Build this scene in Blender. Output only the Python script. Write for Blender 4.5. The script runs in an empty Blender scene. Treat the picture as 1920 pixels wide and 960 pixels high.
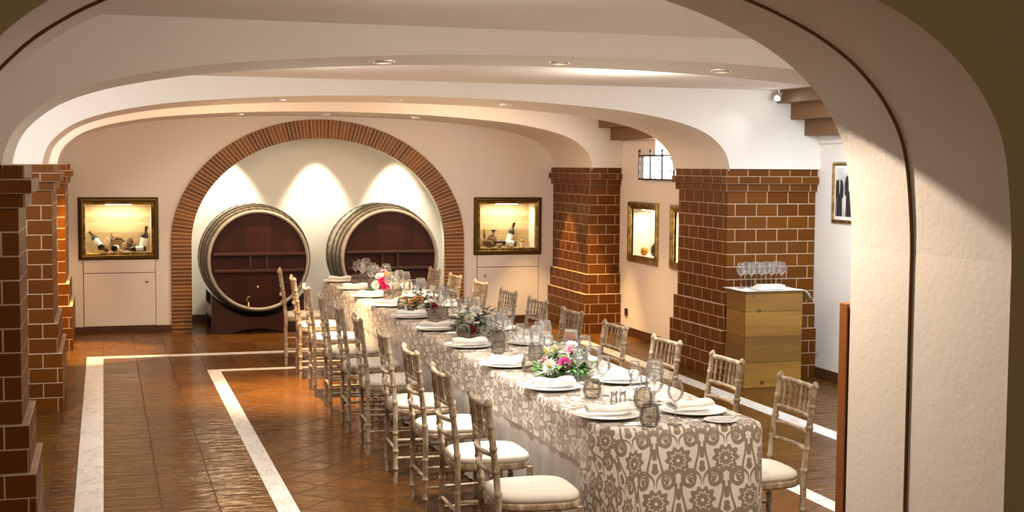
import bpy, bmesh, math, random
from mathutils import Vector, Matrix
random.seed(7)
PI = math.pi
sc = bpy.context.scene
COL = sc.collection
R_ = random.Random(11)

# ------------------------------------------------------------------ node helpers
class E:
    """scalar expression made of math nodes"""
    def __init__(s, nt, sock): s.nt, s.s = nt, sock
    def _op(s, op, *o):
        n = s.nt.nodes.new('ShaderNodeMath'); n.operation = op
        for i, v in enumerate((s,) + o):
            if isinstance(v, E): s.nt.links.new(v.s, n.inputs[i])
            else: n.inputs[i].default_value = float(v)
        return E(s.nt, n.outputs[0])
    def __add__(s, o): return s._op('ADD', o)
    def __sub__(s, o): return s._op('SUBTRACT', o)
    def __mul__(s, o): return s._op('MULTIPLY', o)
    def __truediv__(s, o): return s._op('DIVIDE', o)
    def lt(s, o): return s._op('LESS_THAN', o)
    def gt(s, o): return s._op('GREATER_THAN', o)
    def mx(s, o): return s._op('MAXIMUM', o)
    def mn(s, o): return s._op('MINIMUM', o)
    def abs(s): return s._op('ABSOLUTE')
    def fract(s): return s._op('FRACT')
    def floor(s): return s._op('FLOOR')
    def sin(s): return s._op('SINE')
    def cos(s): return s._op('COSINE')
    def sqrt(s): return s._op('SQRT')
    def ln(s): return s._op('LOGARITHM', math.e)
    def atan2(s, o): return s._op('ARCTAN2', o)
    def wrap(s, lo, hi):
        n = s.nt.nodes.new('ShaderNodeMath'); n.operation = 'WRAP'
        s.nt.links.new(s.s, n.inputs[0]); n.inputs[1].default_value = hi; n.inputs[2].default_value = lo
        return E(s.nt, n.outputs[0])

class M:
    """a material with a principled shader and shorthand for its nodes"""
    def __init__(s, name, col=(.8, .8, .8), rough=.5, metal=0, **kw):
        s.m = bpy.data.materials.new(name); s.m.use_nodes = True
        s.nt = s.m.node_tree; s.b = s.nt.nodes['Principled BSDF']
        s.set('Base Color', (*col, 1)); s.set('Roughness', rough); s.set('Metallic', metal)
        for k, v in kw.items(): s.set(k.replace('_', ' '), v)
    def set(s, k, v):
        if isinstance(v, E): s.nt.links.new(v.s, s.b.inputs[k])
        elif hasattr(v, 'is_output'): s.nt.links.new(v, s.b.inputs[k])
        else: s.b.inputs[k].default_value = v
    def n(s, t, **kw):
        x = s.nt.nodes.new('ShaderNode' + t)
        for k, v in kw.items(): setattr(x, k, v)
        return x
    def l(s, a, b): s.nt.links.new(a, b)
    def coord(s, which='Object'): return s.n('TexCoord').outputs[which]
    def xyz(s, sock):
        q = s.n('SeparateXYZ'); s.l(sock, q.inputs[0]); return [E(s.nt, o) for o in q.outputs]
    def vec(s, *c):
        q = s.n('CombineXYZ')
        for i, v in enumerate(c):
            if isinstance(v, E): s.l(v.s, q.inputs[i])
            else: q.inputs[i].default_value = v
        return q.outputs[0]
    def noise(s, v, scale, detail=3, rough=.55):
        q = s.n('TexNoise'); q.inputs['Scale'].default_value = scale; q.inputs['Detail'].default_value = detail
        q.inputs['Roughness'].default_value = rough
        if v is not None: s.l(v, q.inputs['Vector'])
        return E(s.nt, q.outputs['Fac'])
    def mapv(s, v, scale=(1, 1, 1), rot=(0, 0, 0), loc=(0, 0, 0)):
        q = s.n('Mapping'); s.l(v, q.inputs[0]); q.inputs['Scale'].default_value = scale
        q.inputs['Rotation'].default_value = rot; q.inputs['Location'].default_value = loc
        return q.outputs[0]
    def ramp(s, e, stops):
        q = s.n('ValToRGB'); s.l(e.s, q.inputs[0])
        el = q.color_ramp.elements
        while len(el) < len(stops): el.new(.5)
        for k, (p, c) in zip(el, stops): k.position = p; k.color = (*c, 1)
        return q.outputs[0]
    def mix(s, f, a, b, mode='MIX'):
        q = s.n('Mix', data_type='RGBA', blend_type=mode)
        ins = [i for i in q.inputs if i.type == 'RGBA']
        if isinstance(f, E): s.l(f.s, q.inputs[0])
        else: q.inputs[0].default_value = f
        for sock, v in zip(ins, (a, b)):
            if isinstance(v, tuple): sock.default_value = (*v, 1)
            else: s.l(v, sock)
        return [o for o in q.outputs if o.type == 'RGBA'][0]
    def bump(s, e, strength=.3, dist=.01, prev=None):
        q = s.n('Bump'); q.inputs['Strength'].default_value = strength; q.inputs['Distance'].default_value = dist
        s.l(e.s, q.inputs['Height'])
        if prev is not None: s.l(prev, q.inputs['Normal'])
        s.l(q.outputs[0], s.b.inputs['Normal']); return q.outputs[0]

def plaster(name, col):
    m = M(name, col, .85); c = m.coord()
    n1 = m.noise(c, 3, 4); n2 = m.noise(c, 60, 3)
    m.set('Base Color', m.mix(n1, tuple(x * .93 for x in col), col))
    m.bump(n1 * .8 + n2 * .25, .22, .012); return m.m

def simple(name, col, rough=.5, metal=0, **kw): return M(name, col, rough, metal, **kw).m

def wood(name, c1, c2, axis=0, scale=6, rough=.5, stretch=.09, bump=.15, knots=False, plank=None):
    m = M(name, c1, rough); sca = [1, 1, 1]; sca[axis] = stretch
    c = m.coord(); v = m.mapv(c, sca)
    n1 = m.noise(v, scale, 5, .6); n2 = m.noise(v, scale * 9, 3)
    f = n1 * .75 + n2 * .3
    colr = m.ramp(f, [(.3, c1), (.7, c2)])
    if plank:
        ax, w = plank
        p = m.xyz(c)[ax] / w
        cell = p.floor() * 12.9898
        colr = m.mix((cell.sin() * 43758.5).fract() * .45, colr, tuple(x * .55 for x in c1))
        g = ((p.fract() - .5).abs()).gt(.488)
        colr = m.mix(g * .8, colr, tuple(x * .2 for x in c1))
    if knots:
        q = m.n('TexVoronoi'); m.l(m.mapv(c, (4.2, 4.2, 5.5)), q.inputs['Vector']); q.inputs['Scale'].default_value = 1.3
        k = E(m.nt, q.outputs['Distance']); colr = m.mix(k.lt(.12) * .75, colr, tuple(x * .25 for x in c1))
    m.set('Base Color', colr); m.bump(f, bump, .004); return m.m

def glass(name, tint=(1, 1, 1), rough=.05, refl=1.0, light_haze=.05):
    """thin clear glass: see-through with a fresnel reflection"""
    m = bpy.data.materials.new(name); m.use_nodes = True; nt = m.node_tree; nt.nodes.clear()
    o = nt.nodes.new('ShaderNodeOutputMaterial'); t = nt.nodes.new('ShaderNodeBsdfTransparent'); g = nt.nodes.new('ShaderNodeBsdfGlossy')
    t.inputs[0].default_value = (*tint, 1); g.inputs['Roughness'].default_value = rough
    lw = nt.nodes.new('ShaderNodeLayerWeight'); lw.inputs[0].default_value = .33
    e = E(nt, lw.outputs['Fresnel']) * (.8 * refl) + .02 * refl
    mx = nt.nodes.new('ShaderNodeMixShader'); nt.links.new(e.s, mx.inputs[0]); nt.links.new(t.outputs[0], mx.inputs[1]); nt.links.new(g.outputs[0], mx.inputs[2])
    d = nt.nodes.new('ShaderNodeBsdfDiffuse'); d.inputs[0].default_value = (*tint, 1); m2 = nt.nodes.new('ShaderNodeMixShader'); m2.inputs[0].default_value = light_haze  # small diffuse share added to whiten the glass as backlight would
    nt.links.new(mx.outputs[0], m2.inputs[1]); nt.links.new(d.outputs[0], m2.inputs[2]); nt.links.new(m2.outputs[0], o.inputs[0]); return m

def emit(name, col, s):
    m = M(name, (.9, .9, .9), .4); m.set('Emission Color', (*col, 1)); m.set('Emission Strength', s); return m.m

# ------------------------------------------------------------------ materials
PLASTER = plaster('warm white plaster', (.80, .745, .68))
PLASTER_IN = plaster('white recess plaster', (.86, .83, .76))

def brick_mat(name, row=.1145, width=.212, c=(.158, .050, .003), uv=False, zoff=0.):
    m = M(name, c, .34)
    if uv:
        vec = m.coord('UV')
    else:
        co = m.xyz(m.coord()); nn = m.xyz(m.n('NewGeometry').outputs['True Normal'])
        side = nn[0].abs().gt(.6)
        u = co[1] * side + co[0] * (side * -1 + 1)
        vec = m.vec(u + .04, co[2] + zoff, 0)
    q = m.n('TexBrick'); m.l(vec, q.inputs['Vector']); q.offset = .5; q.inputs['Scale'].default_value = 1
    q.inputs['Brick Width'].default_value = width; q.inputs['Row Height'].default_value = row
    q.inputs['Mortar Size'].default_value = .0042; q.inputs['Mortar Smooth'].default_value = .15
    q.inputs['Color1'].default_value = (*c, 1); q.inputs['Color2'].default_value = (c[0] * .72, c[1] * .64, c[2] * .7, 1)
    q.inputs['Mortar'].default_value = (.60, .45, .32, 1)
    n = m.noise(m.coord(), 7, 4)
    m.set('Base Color', m.mix(n * .55, q.outputs['Color'], tuple(x * .55 for x in c)))
    f = E(m.nt, q.outputs['Fac'])
    m.set('Roughness', f * .3 + n * .2 + .38); m.set('Specular IOR Level', .14)
    m.bump(f * -1 + n * .12, .5, .006); return m.m
BRICK = brick_mat('glazed brown brick')
CAPBRICK = brick_mat('cap brick', .0675, .212, zoff=.0375)

def arch_brick():
    m = M('thin arch brick', (.3, .1, .03), .55)
    u, v, _ = m.xyz(m.coord('UV'))
    p = u / .0436
    d = (p.fract() - .5).abs()
    mort = d.gt(.405)
    cell = ((p.floor() * 12.9898).sin() * 43758.5).fract()
    col = m.ramp(cell, [(0, (.095, .030, .006)), (.5, (.17, .058, .010)), (1, (.26, .095, .016))])
    n = m.noise(m.coord(), 40, 3)
    col = m.mix(n * .4, col, (.12, .04, .015))
    m.set('Base Color', m.mix(mort, col, (.52, .33, .12)))
    m.bump(mort * -1 + n * .2, .6, .008); return m.m
ARCHBRICK = arch_brick()

def tile_mat(name, size, rot=0, c1=(.155, .065, .008), c2=(.085, .032, .005), off=0., wave=1., shift=(0, 0), gap=.0045):
    m = M(name, c1, .3); co = m.coord()
    v = m.mapv(co, (1, 1, 1), (0, 0, rot), (shift[0], shift[1], 0))
    q = m.n('TexBrick'); m.l(v, q.inputs['Vector']); q.offset = off; q.inputs['Scale'].default_value = 1
    q.inputs['Brick Width'].default_value = size[0]; q.inputs['Row Height'].default_value = size[1]
    q.inputs['Mortar Size'].default_value = gap; q.inputs['Mortar Smooth'].default_value = .4
    q.inputs['Color1'].default_value = (*c1, 1); q.inputs['Color2'].default_value = (*c2, 1); q.inputs['Mortar'].default_value = (.045, .028, .014, 1)
    n = m.noise(co, 2.2, 5, .6); n2 = m.noise(m.mapv(co, (1.0, 5.0, 1)), 3.4, 3, .5); n3 = m.noise(co, 38, 2)
    colr = m.mix(n * .8, q.outputs['Color'], tuple(x * .6 for x in c1))
    m.set('Base Color', colr)
    f = E(m.nt, q.outputs['Fac'])
    m.set('Roughness', n * .20 + f * .35 + .07); m.set('Specular IOR Level', .30)
    m.bump(f * -1.5 + n2 * wave * 1.4 + n3 * .05, .85, .02); return m.m
TILE = tile_mat('terracotta floor tile', (.312, .312), shift=(.022, 0))
TILE_D = tile_mat('diagonal terracotta tile', (.25, .25), PI / 4, off=0., wave=.42, c1=(.165, .062, .008), c2=(.095, .034, .005), gap=.008)

def marble():
    m = M('white marble', (.8, .78, .74), .22); c = m.coord()
    n = m.noise(m.mapv(c, (1, .6, 1)), 5, 6, .65)
    vein = ((n - .5).abs()).lt(.012)
    joint = ((m.xyz(c)[1] / 1.25).fract()).lt(.004)
    m.set('Base Color', m.mix(vein * .45 + joint * .5, m.mix(n, (.70, .66, .60), (.86, .84, .80)), (.30, .27, .24))); return m.m
MARBLE = marble()
SKIRT = wood('brown glazed skirting tile', (.055, .021, .011), (.10, .04, .018), 0, 3, .3, .6, .1)
BARREL_HEAD = wood('dark stained oak head', (.030, .0075, .0035), (.062, .017, .007), 0, 5, .45, .12, .12, plank=(0, .145)); BARREL_HEAD.node_tree.nodes['Principled BSDF'].inputs['Specular IOR Level'].default_value = .2
BARREL_DARK = wood('dark oak trim', (.028, .008, .004), (.055, .016, .008), 0, 5, .3, .12, .1)
STAVE = wood('weathered grey stave', (.12, .10, .075), (.30, .27, .22), 1, 5, .6, .1, .3)
HOOP = simple('black iron hoop', (.085, .078, .066), .5, .7)
CHIME = wood('pale chime wood', (.26, .22, .17), (.46, .41, .34), 1, 5, .55, .3, .2)
BRASS = simple('old brass', (.62, .43, .16), .28, 1)
STEEL = simple('polished steel', (.80, .79, .77), .14, 1)
IRON = simple('wrought iron', (.05, .045, .045), .5, .7)
PINE = wood('yellow pine board', (.145, .062, .006), (.33, .175, .026), 0, 3, .5, .10, .12, knots=True, plank=(2, .225))
PINE_S = wood('yellow pine side board', (.14, .058, .006), (.31, .155, .024), 1, 3, .5, .10, .12, knots=True, plank=(2, .225))
BEAM = wood('brown ceiling beam', (.11, .045, .008), (.20, .09, .018), 1, 3, .5, .06, .2)
GATE = wood('orange varnished wood', (.20, .062, .008), (.30, .10, .014), 2, 4, .4, .06, .1)
def giltmat():
    m = M('aged gilt frame', (.42, .27, .07), .3, .9); n = m.noise(m.coord(), 14, 4)
    m.set('Base Color', m.ramp(n, [(.35, (.20, .125, .035)), (.65, (.55, .38, .12))])); m.set('Roughness', n * .25 + .2); return m.m
GILT = giltmat()
DARKGILT = simple('dark bronze moulding', (.11, .068, .022), .35, .8)
def chairmat():
    m = M('limewashed wood', (.6, .5, .38), .5); c = m.coord()
    n = m.noise(m.mapv(c, (1, 1, .35)), 26, 4, .65); n2 = m.noise(c, 90, 2)
    m.set('Base Color', m.ramp(n * .8 + n2 * .2, [(.36, (.16, .095, .045)), (.5, (.36, .265, .165)), (.63, (.56, .47, .35))]))
    m.bump(n2, .2, .002); return m.m
CHAIRWOOD = chairmat()
def clothmat(name, col, rough=.8, sc_=220, **kw):
    m = M(name, col, rough, **kw); n = m.noise(m.coord(), sc_, 2); m.bump(n, .15, .001); return m.m
CUSHION = clothmat('cream cushion cloth', (.68, .63, .54), .8)
LINEN = clothmat('white linen', (.80, .78, .74), .85)
SATIN = clothmat('grey white satin underlay', (.60, .57, .53), .45, 120)
PORC = simple('white porcelain', (.86, .86, .84), .12, 0)
GLASS = glass('clear glass', (.99, .995, .995))
PANE = glass('glass pane', (.97, .97, .96), .01, .5, 0.)
SMOKE = glass('smoked grey glass', (.66, .62, .57), .04)
CRYSTAL = glass('pink tinged glass', (.97, .93, .93))
WINEBOTTLE = simple('dark green bottle glass', (.012, .018, .010), .08)
LABEL = simple('cream paper label', (.82, .77, .66), .7)
LABELW = simple('white paper label', (.86, .84, .80), .7)
CAPSULE = simple('dark foil capsule', (.05, .02, .02), .35, .4)
CORK = wood('cork', (.42, .27, .13), (.60, .42, .24), 0, 30, .85, 1, .3)
STONE = wood('brown cork bark piece', (.075, .038, .016), (.22, .125, .055), 0, 9, .8, .6, .6)
STONE_L = wood('pale bark piece', (.30, .19, .10), (.52, .37, .21), 0, 9, .8, .6, .5)
NICHE_W = wood('pale plank lining', (.52, .36, .17), (.72, .55, .31), 0, 4, .6, .10, .1, plank=(2, .06))
NICHE_P = simple('white niche lining', (.85, .80, .70), .8)
BLACK = simple('black plastic', (.02, .018, .016), .4)
SOCKET = simple('brown socket plastic', (.06, .03, .018), .4)
DOORPAINT = simple('cream painted panel', (.78, .72, .65), .5)
LEAF_G = simple('bright green leaf', (.055, .23, .018), .5)
LEAF_D = simple('dark green leaf', (.016, .055, .014), .45)
LEAF_O = simple('olive eucalyptus leaf', (.075, .105, .055), .55)
PETAL_W = simple('white petal', (.86, .85, .80), .6)
PETAL_P = simple('pink petal', (.74, .14, .42), .55)
PETAL_L = simple('light pink petal', (.80, .45, .55), .55)
PETAL_M = simple('magenta petal', (.72, .02, .16), .5)
PETAL_R = simple('dusty red petal', (.42, .05, .07), .55)
PETAL_Y = simple('pale yellow lily bud', (.66, .62, .22), .5)
PETAL_O = simple('peach petal', (.82, .42, .16), .55)
EYE = simple('yellow flower eye', (.55, .48, .06), .7)
RUST = simple('rust brown leaf', (.26, .07, .02), .55)
LAMP = emit('lit lamp lens', (1, .86, .66), 14)
LAMPC = emit('lit cool lamp lens', (1, .95, .9), 22)
STRIP = emit('lit niche lamp', (1, .84, .58), 9)
DAY = emit('daylight behind the window', (.86, .92, 1), 5.5)
CHROME_RING = simple('satin downlight ring', (.75, .72, .68), .3, .6)

def damask():
    m = M('damask cloth', (.7, .6, .5), .5)
    u, v, _ = m.xyz(m.coord('UV'))
    W, Hh = .235, .37
    def motif(du, dv):
        x = (u + du).wrap(-W / 2, W / 2).abs(); y = (v + dv).wrap(-Hh / 2, Hh / 2)
        def polar(cx, cy):
            a, b = x - cx, y - cy
            return (a * a + b * b).sqrt(), b.atan2(a)
        r, t = polar(0, 0)
        ros = (r - (t * 10).cos() * .0075 - (t * 3).sin() * .004).lt(.060)
        hole = ((r - .034 - (t * 10).cos() * .005).abs()).lt(.003)
        eye = r.lt(.008)
        ros = ros * (hole * -1 + 1) * (eye * -1 + 1)
        leaf = ((x * x) * 2.6 + (y - .150) * (y - .150) * .9 - (y * 190).sin() * .00022).lt(.00062)
        leaf2 = ((x * x) * 2.2 + (y + .150) * (y + .150) * .8 - (y * 170).sin() * .0002).lt(.00052)
        def spiral(cx, cy, R, sgn, k=.20, ph=0.):
            rr, tt = polar(cx, cy)
            f = (tt * (sgn / (2 * PI)) + (rr / R).ln() * (1 / (2 * PI * k)) + ph).fract()
            return (f.lt(.44) * rr.lt(R)).mx(rr.lt(R * .17))
        s1 = spiral(.062, -.096, .053, 1., ph=.1)
        s2 = spiral(.058, .100, .047, -1., ph=.35)
        stem = ((x - ((y * 24).sin() * .012 + .092)).abs() - (y * y) * .6).lt(.0052) * (y.abs()).lt(.085)
        return ros.mx(leaf).mx(leaf2).mx(s1).mx(s2).mx(stem * (r.gt(.066)))
    p = motif(0, 0).mx(motif(W / 2, Hh / 2))
    n = m.noise(m.coord(), 240, 2); n1 = m.noise(m.coord(), 9, 3)
    ground = m.mix(n1, (.66, .59, .51), (.76, .70, .62))
    m.set('Base Color', m.mix(p, ground, (.25, .195, .135)))
    m.set('Roughness', p * -.14 + .52); m.set('Sheen Weight', .15)
    m.bump(p * .5 + n * .2, .25, .0015); return m.m
DAMASK = damask()

def photo_mat():
    """a plain grey picture print: pale room, two dark suited figures are built as relief shapes"""
    m = M('grey print paper', (.7, .69, .67), .6); n = m.noise(m.coord(), 6, 3)
    m.set('Base Color', m.ramp(n, [(.3, (.42, .41, .40)), (.7, (.80, .79, .77))])); return m.m
PRINT = photo_mat()
INK = simple('dark print ink', (.022, .02, .02), .6)
INKG = simple('mid grey print ink', (.16, .15, .15), .6)
SKINP = simple('pale print ink', (.62, .60, .58), .6)

# ------------------------------------------------------------------ mesh helpers
class B:
    def __init__(s): s.v, s.f, s.sm, s.uv = [], [], [], []
    def add(s, vs, fs, smooth=False, uvs=None):
        o = len(s.v); s.v += [tuple(p) for p in vs]
        for i, f in enumerate(fs):
            s.f.append(tuple(o + k for k in f)); s.sm.append(smooth)
            s.uv.append(uvs[i] if uvs else None)
        return s
    def box(s, x0, x1, y0, y1, z0, z1):
        v = [(x, y, z) for z in (z0, z1) for y in (y0, y1) for x in (x0, x1)]
        return s.add(v, [(0, 2, 3, 1), (4, 5, 7, 6), (0, 1, 5, 4), (2, 6, 7, 3), (0, 4, 6, 2), (1, 3, 7, 5)])
    def tube(s, path, rad, seg=8, cap=True, flat=1.0):
        P = [Vector(p) for p in path]; n = len(P)
        rad = rad if isinstance(rad, (list, tuple)) else [rad] * n
        vs = []; ref = None
        for i, p in enumerate(P):
            t = (P[min(i + 1, n - 1)] - P[max(i - 1, 0)]).normalized()
            if ref is None or abs(ref.dot(t)) > .95: ref = Vector((1, 0, 0)) if abs(t.x) < .8 else Vector((0, 1, 0))
            a = (ref - t * ref.dot(t)).normalized(); b = t.cross(a); ref = a
            for k in range(seg):
                q = 2 * PI * k / seg
                vs.append(p + (a * math.cos(q) + b * math.sin(q) * flat) * rad[i])
        fs = [(i * seg + k, i * seg + (k + 1) % seg, (i + 1) * seg + (k + 1) % seg, (i + 1) * seg + k) for i in range(n - 1) for k in range(seg)]
        s.add(vs, fs, True)
        if cap:
            s.add(vs[:seg], [tuple(range(seg))[::-1]]); s.add(vs[-seg:], [tuple(range(seg))])
        return s
    def lathe(s, prof, seg=24, c=(0, 0, 0), m=None, smooth=True):
        """profile of (r, z), closed at r = 0"""
        vs, rows = [], []
        for r, z in prof:
            if r < 1e-6: rows.append([len(vs)]); vs.append((0, 0, z))
            else:
                rows.append(list(range(len(vs), len(vs) + seg)))
                vs += [(r * math.cos(2 * PI * k / seg), r * math.sin(2 * PI * k / seg), z) for k in range(seg)]
        fs = []
        for a, b in zip(rows, rows[1:]):
            for k in range(seg):
                k2 = (k + 1) % seg
                if len(a) == 1 and len(b) == 1: continue
                if len(a) == 1: fs.append((a[0], b[k], b[k2])[::-1])
                elif len(b) == 1: fs.append((a[k], a[k2], b[0]))
                else: fs.append((a[k], a[k2], b[k2], b[k]))
        if m is not None: vs = [m @ Vector(v) for v in vs]
        vs = [(v[0] + c[0], v[1] + c[1], v[2] + c[2]) for v in vs]
        return s.add(vs, fs, smooth)
    def grid(s, pts, smooth=True, uv=None, close=False):
        """pts[i][j]"""
        n, k = len(pts), len(pts[0]); vs = [p for r in pts for p in r]; fs = []; us = []
        for i in range(n - 1):
            for j in range(k if close else k - 1):
                j2 = (j + 1) % k
                fs.append((i * k + j, i * k + j2, (i + 1) * k + j2, (i + 1) * k + j))
                if uv: us.append([uv[i][j], uv[i][j2], uv[i + 1][j2], uv[i + 1][j]])
        return s.add(vs, fs, smooth, us if uv else None)
    def sheet(s, fn, us, zs, holes=()):
        """rectangular sheet cut by rectangular holes; fn(u, z) gives the point"""
        us = sorted(set(us) | {h[0] for h in holes} | {h[1] for h in holes}); zs = sorted(set(zs) | {h[2] for h in holes} | {h[3] for h in holes})
        for a, b in zip(us, us[1:]):
            for c, d in zip(zs, zs[1:]):
                cu, cz = (a + b) / 2, (c + d) / 2
                if any(h[0] < cu < h[1] and h[2] < cz < h[3] for h in holes): continue
                s.add([fn(a, c), fn(b, c), fn(b, d), fn(a, d)], [(0, 1, 2, 3)])
        return s
    def xf(s, m):
        s.v = [tuple(m @ Vector(p)) for p in s.v]; return s
    def build(s, name, mat, parent=None, bevel=0, loc=(0, 0, 0), merge=False, seg=2, shade=None):
        me = bpy.data.meshes.new(name); me.from_pydata(s.v, [], s.f)
        if any(u for u in s.uv):
            L = me.uv_layers.new(name='UVMap')
            for p, u in zip(me.polygons, s.uv):
                if u:
                    for li, q in zip(p.loop_indices, u): L.data[li].uv = q
        for p, sm in zip(me.polygons, s.sm): p.use_smooth = sm
        if bevel or merge:
            bm = bmesh.new(); bm.from_mesh(me)
            if merge: bmesh.ops.remove_doubles(bm, verts=bm.verts, dist=1e-5)
            if bevel:
                bmesh.ops.bevel(bm, geom=[e for e in bm.edges if len(e.link_faces) == 2 and e.calc_face_angle(0) > .6], offset=bevel, segments=seg, affect='EDGES', profile=.6)
            bmesh.ops.recalc_face_normals(bm, faces=bm.faces)
            bm.to_mesh(me); bm.free()
        me.materials.append(mat); me.update()
        o = bpy.data.objects.new(name, me); COL.objects.link(o); o.location = loc
        if parent: o.parent = parent
        return o

def thing(name, label, cat, loc=(0, 0, 0), rz=0, group=None):
    o = bpy.data.objects.new(name, None); COL.objects.link(o); o.empty_display_size = .1
    o.location = loc; o.rotation_euler = (0, 0, rz); return tag(o, label, cat, group)
def tag(o, label, cat, group=None):
    o['label'] = label; o['category'] = cat
    if group: o['group'] = group
    return o
def struct(o): o['kind'] = 'structure'; return o
def dup(src, loc, rz, label, group=None):
    def cp(o, par):
        c = o.copy(); COL.objects.link(c)
        if par: c.parent = par
        for ch in kids.get(o.name, ()): cp(ch, c)
        return c
    kids = {}
    st = [src]
    while st:
        o = st.pop(); kids[o.name] = list(o.children); st += kids[o.name]
    c = cp(src, None); c.location = loc; c.rotation_euler = (0, 0, rz); c['label'] = label
    if group: c['group'] = group
    return c
ORD = ['first', 'second', 'third', 'fourth', 'fifth', 'sixth', 'seventh', 'eighth', 'ninth', 'tenth', 'eleventh', 'twelfth']

# ------------------------------------------------------------------ the room
XL, XR = -1.25, 6.29              # aisle walls
YB = 15.83                        # back wall
ZS, ZC, ZT = 1.92, 2.63, 2.72     # pillar tops, bay ceiling, top of the arch walls
PROF = [(0, 1.90), (.0, 1.92), (.015, 1.99), (.05, 2.07), (.12, 2.15), (.24, 2.235), (.42, 2.305), (.66, 2.362), (1.0, 2.415), (1.45, 2.455), (1.95, 2.485), (2.45, 2.5), (2.915, 2.505)]
AX0, AX1 = -.45, 5.38
def arch_z(x):
    d = max(0, min(x - AX0, AX1 - x))
    for (a, za), (b, zb) in zip(PROF[1:], PROF[2:]):
        if a <= d <= b: return za + (zb - za) * (d - a) / (b - a)
    return PROF[-1][1]
def smooth_prof(pts, n=6):
    """Catmull-Rom through the profile points"""
    out = []
    for i in range(len(pts) - 1):
        p0, p1, p2, p3 = pts[max(i - 1, 0)], pts[i], pts[i + 1], pts[min(i + 2, len(pts) - 1)]
        for k in range(n):
            t = k / n
            out.append(tuple(.5 * (2 * p1[j] + (p2[j] - p0[j]) * t + (2 * p0[j] - 5 * p1[j] + 4 * p2[j] - p3[j]) * t * t + (3 * p1[j] - p0[j] - 3 * p2[j] + p3[j]) * t ** 3) for j in (0, 1)))
    return out + [pts[-1]]
def arch_wall(name, y0, y1, xl, xr, prof, xmin, xmax, ztop, zbase, back=True, mat=None):
    """a wall from y0 to y1 pierced by a basket-handle arch; below zbase it is open (pillars stand there)"""
    half = (xr - xl) / 2; pr = smooth_prof(prof); pr = [(min(max(d, 0), half), z) for d, z in pr]
    crv = [(xl + d, z) for d, z in pr] + [(xr - d, z) for d, z in reversed(pr)][1:]
    b = B()
    for y, flip in ((y0, False), (y1, True)):
        if y == y1 and not back: continue
        for (xa, za), (xb, zb) in zip(crv, crv[1:]):
            if xb - xa < 1e-5: continue
            q = [(xa, y, za), (xb, y, zb), (xb, y, ztop), (xa, y, ztop)]
            b.add(q, [(0, 1, 2, 3) if not flip else (3, 2, 1, 0)])
        for a, c in ((xmin, xl), (xr, xmax)):
            q = [(a, y, zbase), (c, y, zbase), (c, y, ztop), (a, y, ztop)]
            b.add(q, [(0, 1, 2, 3) if not flip else (3, 2, 1, 0)])
    b.grid([[(x, y, z) for x, z in crv] for y in (y0, y1)], True)
    if zbase > .5:
        for a, c in ((xmin, xl), (xr, xmax)): b.add([(a, y0, zbase), (c, y0, zbase), (c, y1, zbase), (a, y1, zbase)], [(0, 1, 2, 3)])
    else:
        for x in (xl, xr): b.add([(x, y0, zbase), (x, y1, zbase), (x, y1, prof[0][1]), (x, y0, prof[0][1])], [(0, 1, 2, 3)])
    return struct(b.build(name, mat or PLASTER))
ARCHES = [(14.48, YB), (10.95, 12.2), (6.65, 7.4)]
arch_wall('wall_far_arch', 14.48, YB - .002, AX0, AX1, PROF, XL, 5.75, ZT, ZS, False)
arch_wall('wall_middle_arch', 10.95, 12.2, AX0, AX1, PROF, XL, XR, ZT, ZS)
arch_wall('wall_front_arch', 6.65, 7.4, AX0, AX1, PROF, XL, XR, ZT, ZS)
NEARP = [(0, 1.72), (.004, 1.80), (.017, 1.92), (.036, 2.0), (.07, 2.067), (.12, 2.132), (.20, 2.203), (.32, 2.272), (.50, 2.34), (.75, 2.395), (1.125, 2.42)]
na = arch_wall('wall_entrance_arch', 2.53, 3.2, -.31, 1.94, NEARP, -2.2, 6.29, 2.9, 0.)
# joint line that runs round the entrance arch
b = B(); pr = smooth_prof(NEARP)
crv = [(-.31, 0.)] + [(-.31 + d, z) for d, z in pr] + [(1.94 - d, z) for d, z in reversed(pr)][1:] + [(1.94, 0.)]
gr = M('dark plaster joint', (.22, .13, .065), .9).m
b.tube([(x + (.004 if x < .8 else -.004) * 0, 2.915, z) for x, z in crv], .0065, 6)
struct(b.build('trim_1', gr))

# floor
b = B(); b.add([(XL - 1, -.6, 0), (XR + .4, -.6, 0), (XR + .4, 16.7, 0), (XL - 1, 16.7, 0)], [(0, 1, 2, 3)]); struct(b.build('floor', TILE))
b = B(); b.box(1.02, 3.92, 3.4, 12.66, -.01, .0015); struct(b.build('floor_center', TILE_D))
k = 2
for x0, x1, y0, y1 in ((-.18, -.022, 3.3, 13.89), (4.965, 5.12, 3.3, 13.89), (-.022, 4.965, 13.74, 13.89), (.907, 1.025, 3.4, 12.755), (3.915, 4.033, 3.4, 12.755), (1.025, 3.915, 12.64, 12.755)):
    b = B(); b.box(x0, x1, y0, y1, -.01, .003); struct(b.build('trim_%d' % k, MARBLE)); k += 1

# ceilings
b = B(); b.add([(XL, 2.6, ZC), (XL, YB, ZC), (5.86, YB, ZC), (5.86, 2.6, ZC)], [(0, 1, 2, 3)])
b.add([(5.86, 2.6, ZC), (5.86, 12.2, ZC), (6.4, 12.2, 2.12), (6.4, 2.6, 2.12)], [(0, 1, 2, 3)])
struct(b.build('ceiling', PLASTER))

# side walls
ROW = [(XL, 2.6, 3), ]
b = B(); b.sheet(lambda u, z: (XL, u, z), [2.53, 16.7], [0, 2.9]); struct(b.build('wall_left', PLASTER))
b = B(); b.sheet(lambda u, z: (XR, u, z), [2.53, 12.2], [0, 2.9]); struct(b.build('wall_right', PLASTER))
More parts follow.
